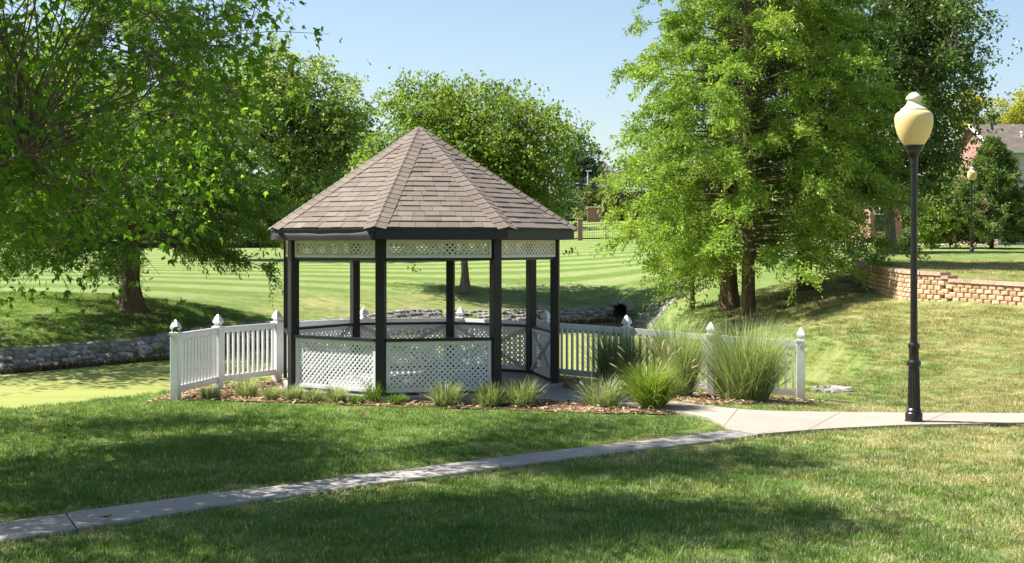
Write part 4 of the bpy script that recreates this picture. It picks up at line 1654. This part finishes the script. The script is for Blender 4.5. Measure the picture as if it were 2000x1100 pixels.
    # shrubs by the building
    for k, (px, Y, hh, rr, mt, lb) in enumerate(((1818, 76, 3.4, 1.45, 'birch', 'leafy light green shrub at the foot of the dark tree'),
                                                (1856, 78, 5.2, 1.35, 'locust', 'taller loose shrub between the dark tree and the juniper'),
                                                (1768, 66, .9, .55, 'gum', 'small round dark shrub beside the leaning trunk'),
                                                (1728, 64, .9, .35, 'far_yellow', 'small yellow green shrub left of the leaning trunk'))):
        x = at(px, Y)
        broad_tree('shrub', lb, (x, Y, h1(x, Y) - .1), hh, .04, [((0, 0, hh * .5), (rr, rr, hh * .55))], 110 if rr > 1 else 24, 9, .24, .16, M[mt], M['bark_grey'], seed=60 + k, subs=7, limbs=6, cat='shrub', shell=.6, first=.05)
    # yellow trees behind the houses
    for k, (px, py, Y, rx, rz, mt, lb) in enumerate((
            (1895, 225, 112, 1.9, 2.6, 'yellow', 'golden yellow tree showing over the brick gable'),
            (1995, 218, 116, 2.3, 2.0, 'yellow', 'yellow green tree above the house roof at the picture edge'),
            (1950, 238, 150, 3.6, 2.2, 'far', 'dull green tree far behind the pale house roof'))):
        x = at(px, Y)
        zc = zat(py, Y)
        zb = h1(x, Y)
        broad_tree('garden_tree', lb, (x, Y, zb), zc - zb + rz, .16, [((0, 0, zc - zb), (rx, rx, rz)), ((.6, 0, zc - zb - rz * .9), (rx * .9, rx, rz))], 90, 9, .42, .26, M[mt], M['bark_grey'], seed=80 + k, subs=7, limbs=7)
    # trees across the road
    far = [(-260, 300, 135, 7, 6, 'far', 'far tree across the road at the left picture edge'),
           (40, 330, 130, 7, 6, 'far', 'far tree across the road behind the maple leaves'),
           (210, 300, 140, 7, 7, 'far', 'far tree across the road behind the flared cypress'),
           (390, 350, 132, 6, 5, 'far', 'far tree across the road right of the flared cypress'),
           (520, 395, 128, 5, 3.2, 'far', 'low far tree behind the left corner of the gazebo roof'),
           (610, 378, 150, 5, 4.5, 'far_pine', 'dark far tree behind the white pole'),
           (700, 380, 140, 5, 5, 'far', 'far tree hidden behind the left slope of the roof'),
           (1010, 400, 150, 7, 4, 'far', 'far tree behind the right slope of the roof'),
           (1132, 322, 210, 4.2, 4.6, 'far_pine', 'dark far pine behind the traffic signals'),
           (1195, 395, 165, 4.5, 2.8, 'far_yellow', 'yellowish far shrub trees below the street sign'),
           (1140, 395, 175, 4.2, 2.6, 'far', 'round far tree below the traffic signals'),
           (1290, 350, 170, 6, 5, 'far', 'far tree behind the left part of the tall cypress'),
           (1420, 330, 160, 7, 6, 'far', 'far tree behind the tall cypress trunk'),
           (1560, 330, 150, 7, 6, 'far', 'far tree behind the right cypress'),
           (1660, 380, 150, 6, 4.5, 'far', 'far tree left of the dark tree trunk'),
           (820, 400, 160, 7, 4, 'far', 'far tree straight behind the gazebo roof')]
    for k, (px, py, Y, rx, rz, mt, lb) in enumerate(far):
        x = at(px, Y)
        zc = zat(py, Y)
        zb = h1(x, Y)
        hh = zc - zb
        broad_tree('far_tree', lb, (x, Y, zb), hh + rz, .2, [((0, 0, hh), (rx, rx * .7, rz)), ((.5, 0, max(1.5, hh - rz * .8)), (rx * .95, rx * .6, rz * .8))], 130, 10, .75, .45, M[mt], M['bark_dark'], seed=100 + k, subs=7, limbs=6, group='trees across the road', shell=.5)


build_trees()


# ------------------------------------------------------------------ ornamental grasses
def ribbons(rng, n, base_r, length, spread, width, seg=5, droop=1.0, up=1.0):
    """arching grass blades: returns verts, tris, tint"""
    az = rng.uniform(0, 2 * math.pi, n)
    br = base_r * np.sqrt(rng.random(n))
    ba = az + rng.normal(0, .7, n)
    B = np.c_[br * np.cos(ba), br * np.sin(ba), np.zeros(n)]
    L = length * rng.uniform(.55, 1.1, n)
    tilt = np.abs(rng.normal(0, spread, n))
    dcurl = droop * rng.uniform(.3, 1.2, n)
    h = np.c_[np.cos(az), np.sin(az), np.zeros(n)]
    side = np.c_[-np.sin(az), np.cos(az), np.zeros(n)]
    twist = rng.normal(0, .5, n)
    s2 = unit(side + h * twist[:, None])
    pts = []
    p = B.copy()
    pts.append(p.copy())
    for k in range(seg):
        ang = np.clip(tilt + dcurl * ((k + .5) / seg) ** 2, 0, 2.4)
        d = h * np.sin(ang)[:, None] + np.array([0, 0, 1]) * (np.cos(ang) * up)[:, None]
        p = p + d * (L / seg)[:, None]
        pts.append(p.copy())
    V, T = [], []
    wid = width * rng.uniform(.7, 1.3, n)
    for k in range(seg + 1):
        w = wid * (1 if k < seg * .5 else max(.0, (seg - k) / (seg * .5)))
        V.append(pts[k] - s2 * (w / 2)[:, None])
        V.append(pts[k] + s2 * (w / 2)[:, None])
    V = np.stack(V, 1)          # n, 2(seg+1), 3
    m = 2 * (seg + 1)
    f = []
    for k in range(seg):
        a = 2 * k
        f.append((a, a + 1, a + 3))
        if k < seg - 1:
            f.append((a, a + 3, a + 2))
    T = np.array(f)[None] + (np.arange(n) * m)[:, None, None]
    tint = np.repeat(np.clip(rng.normal(.5, .2, n), 0, 1), m)
    return V.reshape(-1, 3), T.reshape(-1, 3), tint, pts[-1], unit(pts[-1] - pts[-2])


def grass_clump(name, label, x, y, mat, n, base_r, length, spread, width, seed, droop=1.0, plume=0, group=None, stalks=0, cat='ornamental grass', dz=0.0):
    rng = np.random.default_rng(seed)
    z = h1(x, y) + .0 + dz
    t = thing(name, label, cat, (x, y, z), 0, group)
    V, T, ti, _, _ = ribbons(rng, n, base_r, length, spread, width, 6, droop)
    V[:, 2] = np.maximum(V[:, 2], .02)
    link('blades', tri_mesh('blades', V, T, ti), mat, t)
    if plume:
        pm = MB()
        V, T, ti, tips, dirs = ribbons(rng, plume, base_r * .6, length * 1.12, spread * .75, width * .6, 6, droop * .55)
        link('stems', tri_mesh('stems', V, T, ti), mat, t)
        for p, d in zip(tips, dirs):
            b = MB()
            L = rng.uniform(.09, .14)
            b.tube([p + d * L * s for s in (0, .25, .6, .9, 1.05)], [.004, .011, .012, .007, .001], 7, True, rng.random())
            b.build('plume', M['plume'], t, smooth=True)
    return t


def build_plants():
    grp = 'tall maiden grasses by the fence'
    grass_clump('maiden_grass', 'maiden grass nearest the gazebo, its blades coloured darker for the shade', at(1207, 21.55), 21.55, M['maiden_shaded'], 1300, .22, 1.22, .30, .008, 1, .8, 0, grp)
    grass_clump('maiden_grass', 'middle maiden grass clump partly behind the plumed grass', at(1322, 21.2), 21.2, M['maiden'], 1250, .24, 1.42, .30, .008, 2, .85, 0, grp)
    grass_clump('maiden_grass', 'big pale green maiden grass clump nearest the end post', at(1455, 20.75), 20.75, M['maiden'], 2000, .36, 1.45, .35, .008, 3, .95, 0, grp)
    x, y = unp(1277, 806, G0)
    grass_clump('fountain_grass', 'bright green fountain grass with tan plumes by the path', x, y + .25, M['fountain'], 1500, .16, .82, .42, .009, 4, 1.5, 26)
    x, y = unp(1178, 800, G0)
    grass_clump('fountain_grass', 'pale tawny grass clump left of the plumed grass', x, y + .15, M['liriope'], 620, .20, .55, .55, .008, 5, 1.4, 3)
    lb = [(411, 783, 'liriope', .26, 'small striped grass tuft by the second fence post'),
          (484, 778, 'liriope', .36, 'yellow striped grass tuft below the first picket panels'),
          (531, 783, 'liriope', .26, 'striped grass tuft left of the white gazebo corner'),
          (572, 784, 'liriope', .3, 'striped grass tuft at the foot of the left gazebo post'),
          (612, 787, 'liriope', .26, 'striped grass tuft before the left lattice panel'),
          (655, 789, 'liriope', .32, 'striped grass tuft under the middle of the left lattice panel'),
          (735, 788, 'liriope_green', .36, 'bright green grass tuft at the foot of the front left post'),
          (775, 793, 'liriope_green', .2, 'low green tuft just right of the front left post'),
          (872, 796, 'liriope', .46, 'wispy pale tuft before the front lattice panel'),
          (958, 797, 'liriope', .44, 'large striped tuft left of the gazebo entrance'),
          (1018, 797, 'liriope', .50, 'large spiky striped tuft before the gazebo entrance'),
          (697, 791, 'liriope_green', .17, 'very low tuft between the front tufts')]
    for k, (px, py, mt, L, label) in enumerate(lb):
        x, y = unp(px, py, G0)
        grass_clump('border_grass', label, x, y, M[mt], int(230 + 520 * L), .05 + .24 * L, L, .55, .009, 200 + k, 1.2, 0, 'grass tufts along the bed', cat='grass tuft', dz=.01)


build_plants()


# ------------------------------------------------------------------ lawn blades, pine straw, bank weeds (stuff)
def gn_scatter(name, P, rot, scl, protos, mat, idx):
    """vertices carry rotation / scale; geometry nodes put one tuft on each"""
    me = bpy.data.meshes.new(name)
    me.vertices.add(len(P))
    me.vertices.foreach_set('co', P.astype(np.float32).ravel())
    for nm, arr in (('rz', rot), ('sc', scl)):
        a = me.attributes.new(nm, 'FLOAT', 'POINT')
        a.data.foreach_set('value', arr.astype(np.float32))
    a = me.attributes.new('pick', 'INT', 'POINT')
    a.data.foreach_set('value', idx.astype(np.int32))
    me.update()
    o = bpy.data.objects.new(name, me)
    COL.objects.link(o)
    o['kind'] = 'stuff'
    ng = bpy.data.node_groups.new(name + '_nodes', 'GeometryNodeTree')
    ng.interface.new_socket('Geometry', in_out='INPUT', socket_type='NodeSocketGeometry')
    ng.interface.new_socket('Geometry', in_out='OUTPUT', socket_type='NodeSocketGeometry')
    N = ng.nodes
    gi, go = N.new('NodeGroupInput'), N.new('NodeGroupOutput')
    iop = N.new('GeometryNodeInstanceOnPoints')
    join = N.new('GeometryNodeJoinGeometry')
    for p in protos[::-1]:          # links to a multi-input socket are read last first
        oi = N.new('GeometryNodeObjectInfo')
        oi.inputs['Object'].default_value = p
        oi.inputs['As Instance'].default_value = True
        ng.links.new(oi.outputs['Geometry'], join.inputs[0])
    ng.links.new(join.outputs[0], iop.inputs['Instance'])
    iop.inputs['Pick Instance'].default_value = True

    def na(nm, typ):
        a = N.new('GeometryNodeInputNamedAttribute')
        a.data_type = typ
        a.inputs['Name'].default_value = nm
        return [s for s in a.outputs if s.enabled and s.name == 'Attribute'][0]
    ng.links.new(na('pick', 'INT'), iop.inputs['Instance Index'])
    cx = N.new('ShaderNodeCombineXYZ')
    ng.links.new(na('rz', 'FLOAT'), cx.inputs[2])
    ng.links.new(cx.outputs[0], iop.inputs['Rotation'])
    cs = N.new('ShaderNodeCombineXYZ')
    s = na('sc', 'FLOAT')
    for k in range(3):
        ng.links.new(s, cs.inputs[k])
    ng.links.new(cs.outputs[0], iop.inputs['Scale'])
    ng.links.new(gi.outputs[0], iop.inputs['Points'])
    ng.links.new(iop.outputs[0], go.inputs[0])
    md = o.modifiers.new('scatter', 'NODES')
    md.node_group = ng
    return o


def tuft_protos(n_var, n_blades, rad, hgt, width, mat, name, lean=.5, dry=.12):
    out = []
    for k in range(n_var):
        rng = np.random.default_rng(500 + k + int(hgt * 1000))
        V, T, ti, _, _ = ribbons(rng, n_blades, rad, hgt, lean, width, 2, .9)
        ti = np.clip(ti * .8, 0, .72)
        dr = np.repeat(rng.random(n_blades) < dry, 6)
        ti[dr] = rng.uniform(.8, 1.0)
        me = tri_mesh(name, V, T, ti)
        me.materials.append(mat)
        o = bpy.data.objects.new(name, me)
        o.location = (0, -40 - k, -8)
        COL.objects.link(o)
        o['kind'] = 'helper'
        o.hide_render = True
        out.append(o)
    return out


def build_stuff():
    rng = np.random.default_rng(77)
    pr = tuft_protos(5, 150, .20, .062, .0055, M['blade'], 'grass_tuft', .55, .05)
    prd = tuft_protos(3, 150, .20, .055, .0055, M['dry_blade'], 'dry_grass_tuft', .6, .4)
    # candidates, density falls with distance
    pts = []
    for (y0, y1, den) in ((8.6, 14, 34), (14, 20.5, 26), (20.5, 27, 22), (27, 46, 15)):
        x1 = .42 * y1 + 1.0
        n = int((y1 - y0) * 2 * x1 * den)
        q = np.c_[rng.uniform(-x1, x1, n), rng.uniform(y0, y1, n)]
        pts.append(q)
    Q = np.concatenate(pts)
    keep = np.abs(Q[:, 0]) < .41 * Q[:, 1] + .6
    for poly, m in ((SIDE_POLY, .13), (BR_POLY, .13), (BED, .10)):
        ins = inside(Q, poly)
        dd = poly_dist(Q, poly)
        keep &= ~(ins | (dd < m))
    keep &= np.hypot(Q[:, 0] - GC[0], Q[:, 1] - GC[1]) > 2.7
    dp = np.where(inside(Q, POND), 0, poly_dist(Q, POND))
    keep &= dp > np.where((Q[:, 1] > 24) & (Q[:, 0] < 4.5), 1.5, .35)
    far_bank = (Q[:, 1] > 27) & (Q[:, 0] < 6)
    keep &= ~far_bank | (Q[:, 1] > 33)
    # out of sight under the terrace edge / wall
    keep &= ~((poly_dist(Q, WALL, False) < .5))
    keep &= np.hypot(Q[:, 0] - lx, Q[:, 1] - ly) > .3
    Q = Q[keep]
    Z = H(Q[:, 0], Q[:, 1])
    x, y = Q[:, 0], Q[:, 1]
    dry = .35 * smooth((x - .5) / 3) + .55 * smooth((x - 3.0) / 2.5) * smooth((27 - y) / 8) + .6 * smooth((x - 6) / 3)
    dry = np.maximum(dry, .8 * (poly_dist(Q, SIDE_POLY) < .35))
    isd = rng.random(len(Q)) < dry
    idx = np.where(isd, rng.integers(0, 3, len(Q)) + 5, rng.integers(0, 5, len(Q)))
    sc = rng.uniform(.75, 1.25, len(Q)) * np.where(y > 27, 1.25, 1.0)
    sc *= 1 - .35 * (poly_dist(Q, SIDE_POLY) < .3)
    gn_scatter('grass', np.c_[Q, Z - .004], rng.uniform(0, 6.28, len(Q)), sc, pr + prd, None, idx)
    # short grass creeping over the walk edges
    edge = []
    for pl in (u_, l_, bu_[:30], bl_[:26]):
        d = np.r_[0, np.cumsum(np.hypot(*np.diff(pl, axis=0).T))]
        s = rng.uniform(0, d[-1], int(d[-1] * 16))
        edge.append(np.c_[np.interp(s, d, pl[:, 0]), np.interp(s, d, pl[:, 1])])
    Ee = np.concatenate(edge)
    Ee += rng.normal(0, .035, Ee.shape)
    prs = tuft_protos(4, 40, .075, .05, .005, M['blade'], 'edge_tuft', .7, .45)
    ok = ~(inside(Ee, SIDE_POLY) & (poly_dist(Ee, SIDE_POLY) > .05)) & ~(inside(Ee, BR_POLY) & (poly_dist(Ee, BR_POLY) > .03))
    Ee = Ee[ok]
    gn_scatter('edge_grass', np.c_[Ee, H(Ee[:, 0], Ee[:, 1])], rng.uniform(0, 6.28, len(Ee)), rng.uniform(.7, 1.3, len(Ee)), prs, None, rng.integers(0, 4, len(Ee)))
    # pine straw on the bed
    n = 26000
    mn, mx = BED.min(0), BED.max(0)
    q = np.c_[rng.uniform(mn[0], mx[0], n), rng.uniform(mn[1], mx[1], n)]
    q = q[inside(q, BED) & (np.hypot(q[:, 0] - GC[0], q[:, 1] - GC[1]) > 2.3) & ~inside(q, BR_POLY)]
    C = np.c_[q, H(q[:, 0], q[:, 1]) + .022 + rng.random(len(q)) * .03]
    az = rng.uniform(0, 6.28, len(q))
    A = np.c_[np.cos(az), np.sin(az), rng.normal(0, .25, len(q))]
    me = leaves_mesh('pine_straw', C, A, np.tile([0, 0, 1.0], (len(q), 1)) + rng.normal(0, .3, C.shape), rng.uniform(.05, .13, len(q)), rng.random(len(q)), 'narrow')
    link('pine_straw', me, M['straw'], kind='stuff')
    # dry weeds and sedge at the water line of the far bank
    line = np.array([(-16, 31.0), (-13, 33.4), (-9.75, 37.8), (-5.45, 46.8), (-2.0, 52.7), (1.9, 55.2), (5.0, 57.6)])
    d = np.r_[0, np.cumsum(np.hypot(*np.diff(line, axis=0).T))]
    n = 9000
    s = rng.uniform(0, d[-1], n)
    q = np.c_[np.interp(s, d, line[:, 0]), np.interp(s, d, line[:, 1])]
    nr = np.array([-.8, .6])
    o_ = np.abs(rng.normal(0, .11, n)) + .02
    q = q + nr * o_[:, None]
    C = np.c_[q, H(q[:, 0], q[:, 1]) + .02]
    C[:, 2] = np.maximum(C[:, 2], WATER)
    A = rng.normal(0, .5, C.shape) + np.array([0, 0, 1.0])
    clump = np.sin(s * 1.7) + np.sin(s * .63 + 1) + rng.normal(0, .5, n)
    green = clump > .9
    for nm, msk, mt in (('bank_weed', green, 'weed'), ('dry_bank_weed', ~green, 'reed')):
        me = leaves_mesh(nm, C[msk], A[msk], rng.normal(size=(msk.sum(), 3)), rng.uniform(.08, .22, msk.sum()), rng.random(msk.sum()), 'narrow')
        link(nm, me, M[mt], kind='stuff')


build_stuff()


# ------------------------------------------------------------------ fallen leaves
def build_small():
    for k, (px, py, lb) in enumerate(((137, 836, 'curled brown leaf on the shaded lawn near the pond'), (208, 1016, 'dead brown leaf on the edge of the sidewalk'), (711, 815, 'flat dark dead leaf on the lawn before the gazebo'),
                                      (130, 860, 'small brown leaf lying in the left lawn'))):
        x, y = unp(px, py, G0 + .05)
        b = MB()
        n = 11
        vs = [(0, 0, .03)]
        r = random.Random(k)
        for i in range(n):
            a = 2 * math.pi * i / n
            rr = (.06 if i % 2 == 0 else .03) * r.uniform(.8, 1.2)
            vs.append((rr * math.cos(a), rr * math.sin(a), .03 + .06 * (rr / .06) ** 2 * .6 * r.uniform(.2, 1)))
        b.add(vs, [(0, i + 1, (i + 1) % n + 1) for i in range(n)], .3)
        o = b.build('fallen_leaf', M['dead_leaf'], label=lb, cat='fallen leaf', group='dead leaves on the lawn')
        o.location = (x, y, G0 + .045)
        md = o.modifiers.new('thickness', 'SOLIDIFY')
        md.thickness = .002


build_small()


# ------------------------------------------------------------------ far boundary: road, iron fence with brick piers, signals, poles
def build_far():
    FY = 118
    # road beyond the fence
    b = MB()
    xs = np.linspace(-90, 90, 61)
    for i in range(60):
        v = []
        for x in (xs[i], xs[i + 1]):
            for yy in (FY + 5, FY + 13):
                v.append((x, yy, h1(x, FY + 9) + .05))
        b.add(v, [(0, 2, 3, 1)])
    b.build('road', M['road'], kind='structure')
    # sidewalks seen under the dark tree
    for yy, wd in ((84, 1.6), (104, 2.2)):
        b = MB()
        xs = np.linspace(11, 34, 25)
        for i in range(24):
            b.add([(xs[i], yy, h1(xs[i], yy) + .03), (xs[i + 1], yy, h1(xs[i + 1], yy) + .03), (xs[i + 1], yy + wd, h1(xs[i + 1], yy + wd) + .03), (xs[i], yy + wd, h1(xs[i], yy + wd) + .03)], [(0, 1, 2, 3)])
        b.build('far_walk', M['road'], kind='structure')
    f = thing('iron_fence', 'black iron railing with brick piers along the far road', 'fence')
    piers = [-46, -38.6, -31, -26.5, -20.45, -13.5, -7, 6.1, 13, 20]
    for x in piers:
        z = h1(x, FY)
        b = MB()
        b.box((0, 0, .9), .42, .42, 2.0)
        o = b.build('brick_pier', M['brick'], f)
        o.location = (x, FY, z)
        b = MB()
        b.box((0, 0, 1.94), .52, .52, .08)
        b.build('pier_cap', M['trim'], o)
    for i in range(len(piers) - 1):
        a, c = piers[i], piers[i + 1]
        za, zc = h1(a, FY), h1(c, FY)
        b = MB()
        for hh in (.2, 1.45):
            b.beam((a + .2, FY, za + hh), (c - .2, FY, zc + hh), .035, .04)
        n = int((c - a) / .16)
        for k in range(1, n):
            t = k / n
            b.box((a + (c - a) * t, FY, za + (zc - za) * t + .85), .022, .022, 1.55)
        nn = int((c - a) / 2.4)
        for k in range(1, nn + 1):
            t = k / (nn + 1)
            b.box((a + (c - a) * t, FY, za + (zc - za) * t + .88), .07, .07, 1.8)
        b.build('railing', M['iron'], f)
    # brick sign wall across the road
    x = at(1162, 160)
    z = zat(432, 160)
    b = MB()
    b.box((0, 0, .5), 1.8, .5, 2.3)
    o = b.build('brick_pillar', M['brick'], label='broad brick pillar with pale cap beyond the iron railing', cat='pillar')
    o.location = (x, 160, z)
    b = MB()
    b.box((0, 0, 1.7), 1.95, .62, .12)
    b.build('pillar_cap', M['trim'], o)
    # traffic signal mast
    Y = 152
    t = thing('traffic_signal', 'traffic signal mast with two black heads and a green street sign', 'traffic signal', (at(1300, Y), Y, 0))
    ox = at(1300, Y)
    b = MB()
    zg = h1(ox, Y)
    za = zat(361, Y)
    b.tube([(0, 0, zg), (0, 0, za + .6)], [.17, .13], 10)
    b.tube([(0, 0, za - .7), (at(1185, Y) - ox, 0, za - .25), (at(1120, Y) - ox, 0, za + .2)], [.12, .09, .06], 8)
    b.build('mast', M['steel'], t, smooth='auto')
    for px, yt, yb in ((1134.5, 346, 371), (1159, 352, 371)):
        b = MB()
        z0, z1 = zat(yb, Y), zat(yt, Y)
        b.box((at(px, Y) - ox, -.15, (z0 + z1) / 2), .46, .3, z1 - z0)
        hd = b.build('signal_head', M['iron'], t)
        for k in range(3):
            b = MB()
            zz = z0 + (z1 - z0) * (k + .5) / 3
            b.tube([(at(px, Y) - ox, -.3, zz), (at(px, Y) - ox, -.42, zz)], [.16, .17], 12)
            b.build('lens', M['lens'], hd)
    b = MB()
    b.box((at(1193, Y) - ox, -.16, zat(366.5, Y)), 1.0, .03, .34)
    sg = b.build('street_sign', M['sign_green'], t)
    lm = at(1148, Y) - ox
    b = MB()
    b.tube([(lm, 0, za), (lm, 0, zat(336, Y))], [.06, .045], 8)
    b.box((lm + .15, 0, zat(334, Y)), .6, .25, .14)
    b.build('luminaire', M['trim'], t)
    # pale pole seen through the walnut
    Y = 110
    x = at(615.5, Y)
    b = MB()
    b.tube([(0, 0, h1(x, Y)), (0, 0, 5), (0, 0, zat(300, Y))], [.11, .10, .085], 10)
    o = b.build('utility_pole', M['steel'], label='pale steel pole behind the airy tree', cat='pole', smooth='auto')
    o.location = (x, Y, 0)
    b = MB()
    b.tube([(0, 0, zat(300, Y)), (.5, 0, zat(292, Y)), (1.5, 0, zat(290, Y))], [.05, .04, .04], 6)
    b.build('lamp_arm', M['steel'], o)


def gable_house(name, label, x0, x1, y0, y1, zb, ze, zr, wall, roofm, ridge='x', over=.4):
    t = thing(name, label, 'house', (0, 0, 0))
    return t


def build_houses():
    # pale sided house at the right edge
    Y = 84
    x0, x1 = at(1948, Y), at(1948, Y) + 12
    ze, zr = zat(291, Y), zat(243, Y + 4)
    zb = h1(x0, Y) - .3
    t = thing('house', 'pale sided house with brown shingle roof at the right edge', 'house', (0, 0, 0))
    # lap siding boards
    nb = int((ze - zb) / .13)
    for k in range(nb):
        b = MB()
        z0 = zb + k * (ze - zb) / nb
        z1 = zb + (k + 1) * (ze - zb) / nb
        b.add([(x0, Y - .025, z0), (x1, Y - .025, z0), (x1, Y, z1), (x0, Y, z1), (x0, Y + .05, z0), (x1, Y + .05, z0), (x1, Y + .05, z1), (x0, Y + .05, z1)],
              [(0, 1, 2, 3), (5, 4, 7, 6), (4, 5, 1, 0), (3, 2, 6, 7), (0, 3, 7, 4), (1, 5, 6, 2)])
        b.build('siding_board', M['siding'], t)
    b = MB()
    yr = Y + 4.2
    b.add([(x0, Y + .06, zb), (x0, Y + 8.4, zb), (x0, Y + 8.4, ze), (x0, yr, zr - .15), (x0, Y + .06, ze), (x1, Y + .06, zb), (x1, Y + 8.4, zb), (x1, Y + 8.4, ze), (x1, yr, zr - .15), (x1, Y + .06, ze)],
          [(0, 4, 3, 2, 1), (5, 6, 7, 8, 9), (0, 5, 9, 4), (1, 2, 7, 6)])
    b.build('wall', M['brick'], t)
    b = MB()
    xo = x0 - .35
    th = .14
    A, B, C, D = (xo, Y - .45, ze - .08), (x1, Y - .45, ze - .08), (x1, yr, zr), (xo, yr, zr)
    E_, F_ = (x1, Y + 8.8, ze - .08), (xo, Y + 8.8, ze - .08)
    top = [A, B, C, D, E_, F_]
    b.add(top + [(p[0], p[1], p[2] - th) for p in top], [(0, 1, 2, 3), (3, 2, 4, 5), (7, 6, 9, 8), (8, 9, 11, 10), (0, 6, 7, 1), (0, 3, 9, 6), (3, 5, 11, 9)])
    rf = b.build('roof', M['shingle'], t)
    sp = MB()
    nc = 26
    for c in range(nc):
        v0, v1 = c / nc, (c + 1) / nc
        x = xo
        while x < x1:
            w = random.uniform(.25, .5)
            vs = []
            for hh in (.004, .03):
                for xx, v, e in ((x, v0, hh), (min(x + w - .01, x1), v0, hh), (min(x + w - .01, x1), v1, .004), (x, v1, .004)):
                    vs.append((xx, A[1] + (D[1] - A[1]) * v, A[2] + (D[2] - A[2]) * v + e))
            sp.add(vs, BOXF, random.random())
            x += w
    sp.build('roof_shingles', M['shingle'], rf, kind='stuff')
    b = MB()
    b.beam((xo, Y - .47, ze - .17), (x1, Y - .47, ze - .17), .05, .2)
    b.build('gutter', M['trim'], rf)
    b = MB()
    b.beam((xo - .02, Y - .45, ze - .15), (xo - .02, yr, zr - .07), .04, .2)
    b.build('rake_board', M['trim'], rf)
    b = MB()
    vx = at(1996, Y + 1.8)
    vz = ze + (zr - ze) * .42
    b.tube([(vx, Y + 1.8, vz - .2), (vx, Y + 1.8, vz + .4)], [.07, .07], 8)
    b.tube([(vx, Y + 1.8, vz + .38), (vx, Y + 1.8, vz + .46)], [.13, .11], 8)
    b.build('vent_pipe', M['trim'], rf)
    # brick gable behind
    Y = 98
    t = thing('house', 'brick gable house with arched louvre vent behind the juniper', 'house', (0, 0, 0))
    xl, xr, xc = at(1822, Y), at(1990, Y), at(1938, Y)
    zp = zat(274, Y)
    zl = zat(338, Y)
    zb = h1(xc, Y) - .3
    b = MB()
    sl = (zp - zl) / (xc - xl)
    zr_ = zp - sl * (xr - xc)
    pts = [(xl, zb), (xr, zb), (xr, zr_), (xc, zp), (xl, zl)]
    b.add([(x, Y, z) for x, z in pts] + [(x, Y + 9, z) for x, z in pts], [(0, 1, 2, 3, 4), (9, 8, 7, 6, 5), (0, 5, 6, 1), (1, 6, 7, 2), (0, 4, 9, 5)])
    b.build('wall', M['brick'], t)
    b = MB()
    for a, c in (((xl - .5, zl - .5 * sl), (xc, zp)), ((xr + .5, zr_ - .5 * sl), (xc, zp))):
        b.add([(a[0], Y - .3, a[1] + .06), (c[0], Y - .3, c[1] + .06), (c[0], Y + 9.3, c[1] + .06), (a[0], Y + 9.3, a[1] + .06),
               (a[0], Y - .3, a[1] + .2), (c[0], Y - .3, c[1] + .2), (c[0], Y + 9.3, c[1] + .2), (a[0], Y + 9.3, a[1] + .2)], BOXF)
    rf = b.build('roof', M['shingle'], t)
    b = MB()
    b.beam((xl - .5, Y - .33, zl - .5 * sl + .07), (xc, Y - .33, zp + .07), .05, .22)
    b.beam((xc, Y - .33, zp + .07), (xr + .5, Y - .33, zr_ - .5 * sl + .07), .05, .22)
    b.build('rake_board', M['trim'], rf)
    b = MB()
    cx_, cz = at(1906, Y), zat(325, Y)
    N = 14
    r = .9
    arc = [(cx_ + r * math.cos(math.pi * k / N), cz + r * math.sin(math.pi * k / N)) for k in range(N + 1)]
    b.add([(x, Y - .06, z) for x, z in arc] + [(x, Y + .02, z) for x, z in arc], [tuple(range(N, -1, -1))] + [(k, k + 1, N + 2 + k, N + 1 + k) for k in range(N)] + [(0, N + 1, 2 * N + 1, N)])
    v = b.build('louvre_vent', M['glass'], t)
    for k in range(6):
        b = MB()
        zz = cz + .06 + k * .13
        hw = math.sqrt(max(.01, r * r - (zz - cz) ** 2)) - .03
        b.box((cx_, Y - .08, zz), 2 * hw, .05, .05)
        b.build('louvre', M['siding'], v)
    # brick block low behind the dark tree
    Y = 92
    xa = at(1700, Y)
    xb = at(1830, Y)
    t = thing('house', 'low brick building half hidden behind the dark tree trunk', 'house', (0, 0, 0))
    zb = h1(xa, Y) - .3
    b = MB()
    b.box(((xa + xb) / 2, Y + 3, zb + 1.6), xb - xa, 6, 3.4)
    b.build('wall', M['brick'], t)
    b = MB()
    xm = (xa + xb) / 2
    zt = zb + 3.3
    b.add([(xa - .4, Y - .4, zt), (xb + .4, Y - .4, zt), (xb + .4, Y + 6.4, zt), (xa - .4, Y + 6.4, zt), (xa + .8, Y + 3, zt + 1.5), (xb - .8, Y + 3, zt + 1.5)],
          [(0, 1, 5, 4), (2, 3, 4, 5), (1, 2, 5), (3, 0, 4), (3, 2, 1, 0)], .5)
    b.build('roof', M['shingle'], t)
    for px in (1722, 1775):
        b = MB()
        b.box((at(px, Y), Y - .01, zb + 1.7), .9, .06, 1.2)
        wd = b.build('window', M['glass'], t)
        b = MB()
        b.box((at(px, Y), Y - .03, zb + 2.34), 1.05, .1, .09)
        b.box((at(px, Y), Y - .03, zb + 1.06), 1.05, .1, .09)
        b.build('window_trim', M['trim'], wd)
    # far roof beyond the pine
    Y = 300
    t = thing('house', 'distant brown house roof beyond the far pine', 'house', (0, 0, 0))
    xa, xb = at(1152, Y), at(1215, Y)
    zp = zat(312, Y)
    zl = zat(345, Y)
    b = MB()
    b.box(((xa + xb) / 2, Y + 4, zl / 2), xb - xa - .6, 8, zl)
    b.build('wall', M['siding'], t)
    b = MB()
    xm = at(1171, Y)
    b.add([(xa, Y, zl), (xb, Y, zl - .3), (xb, Y + 9, zl - .3), (xa, Y + 9, zl), (xm, Y + 4, zp), (xm + 1.5, Y + 5, zp - .2)], [(0, 1, 5, 4), (1, 2, 5), (2, 3, 4, 5), (3, 0, 4), (3, 2, 1, 0)], .6)
    b.build('roof', M['shingle'], t)


build_far()
build_houses()
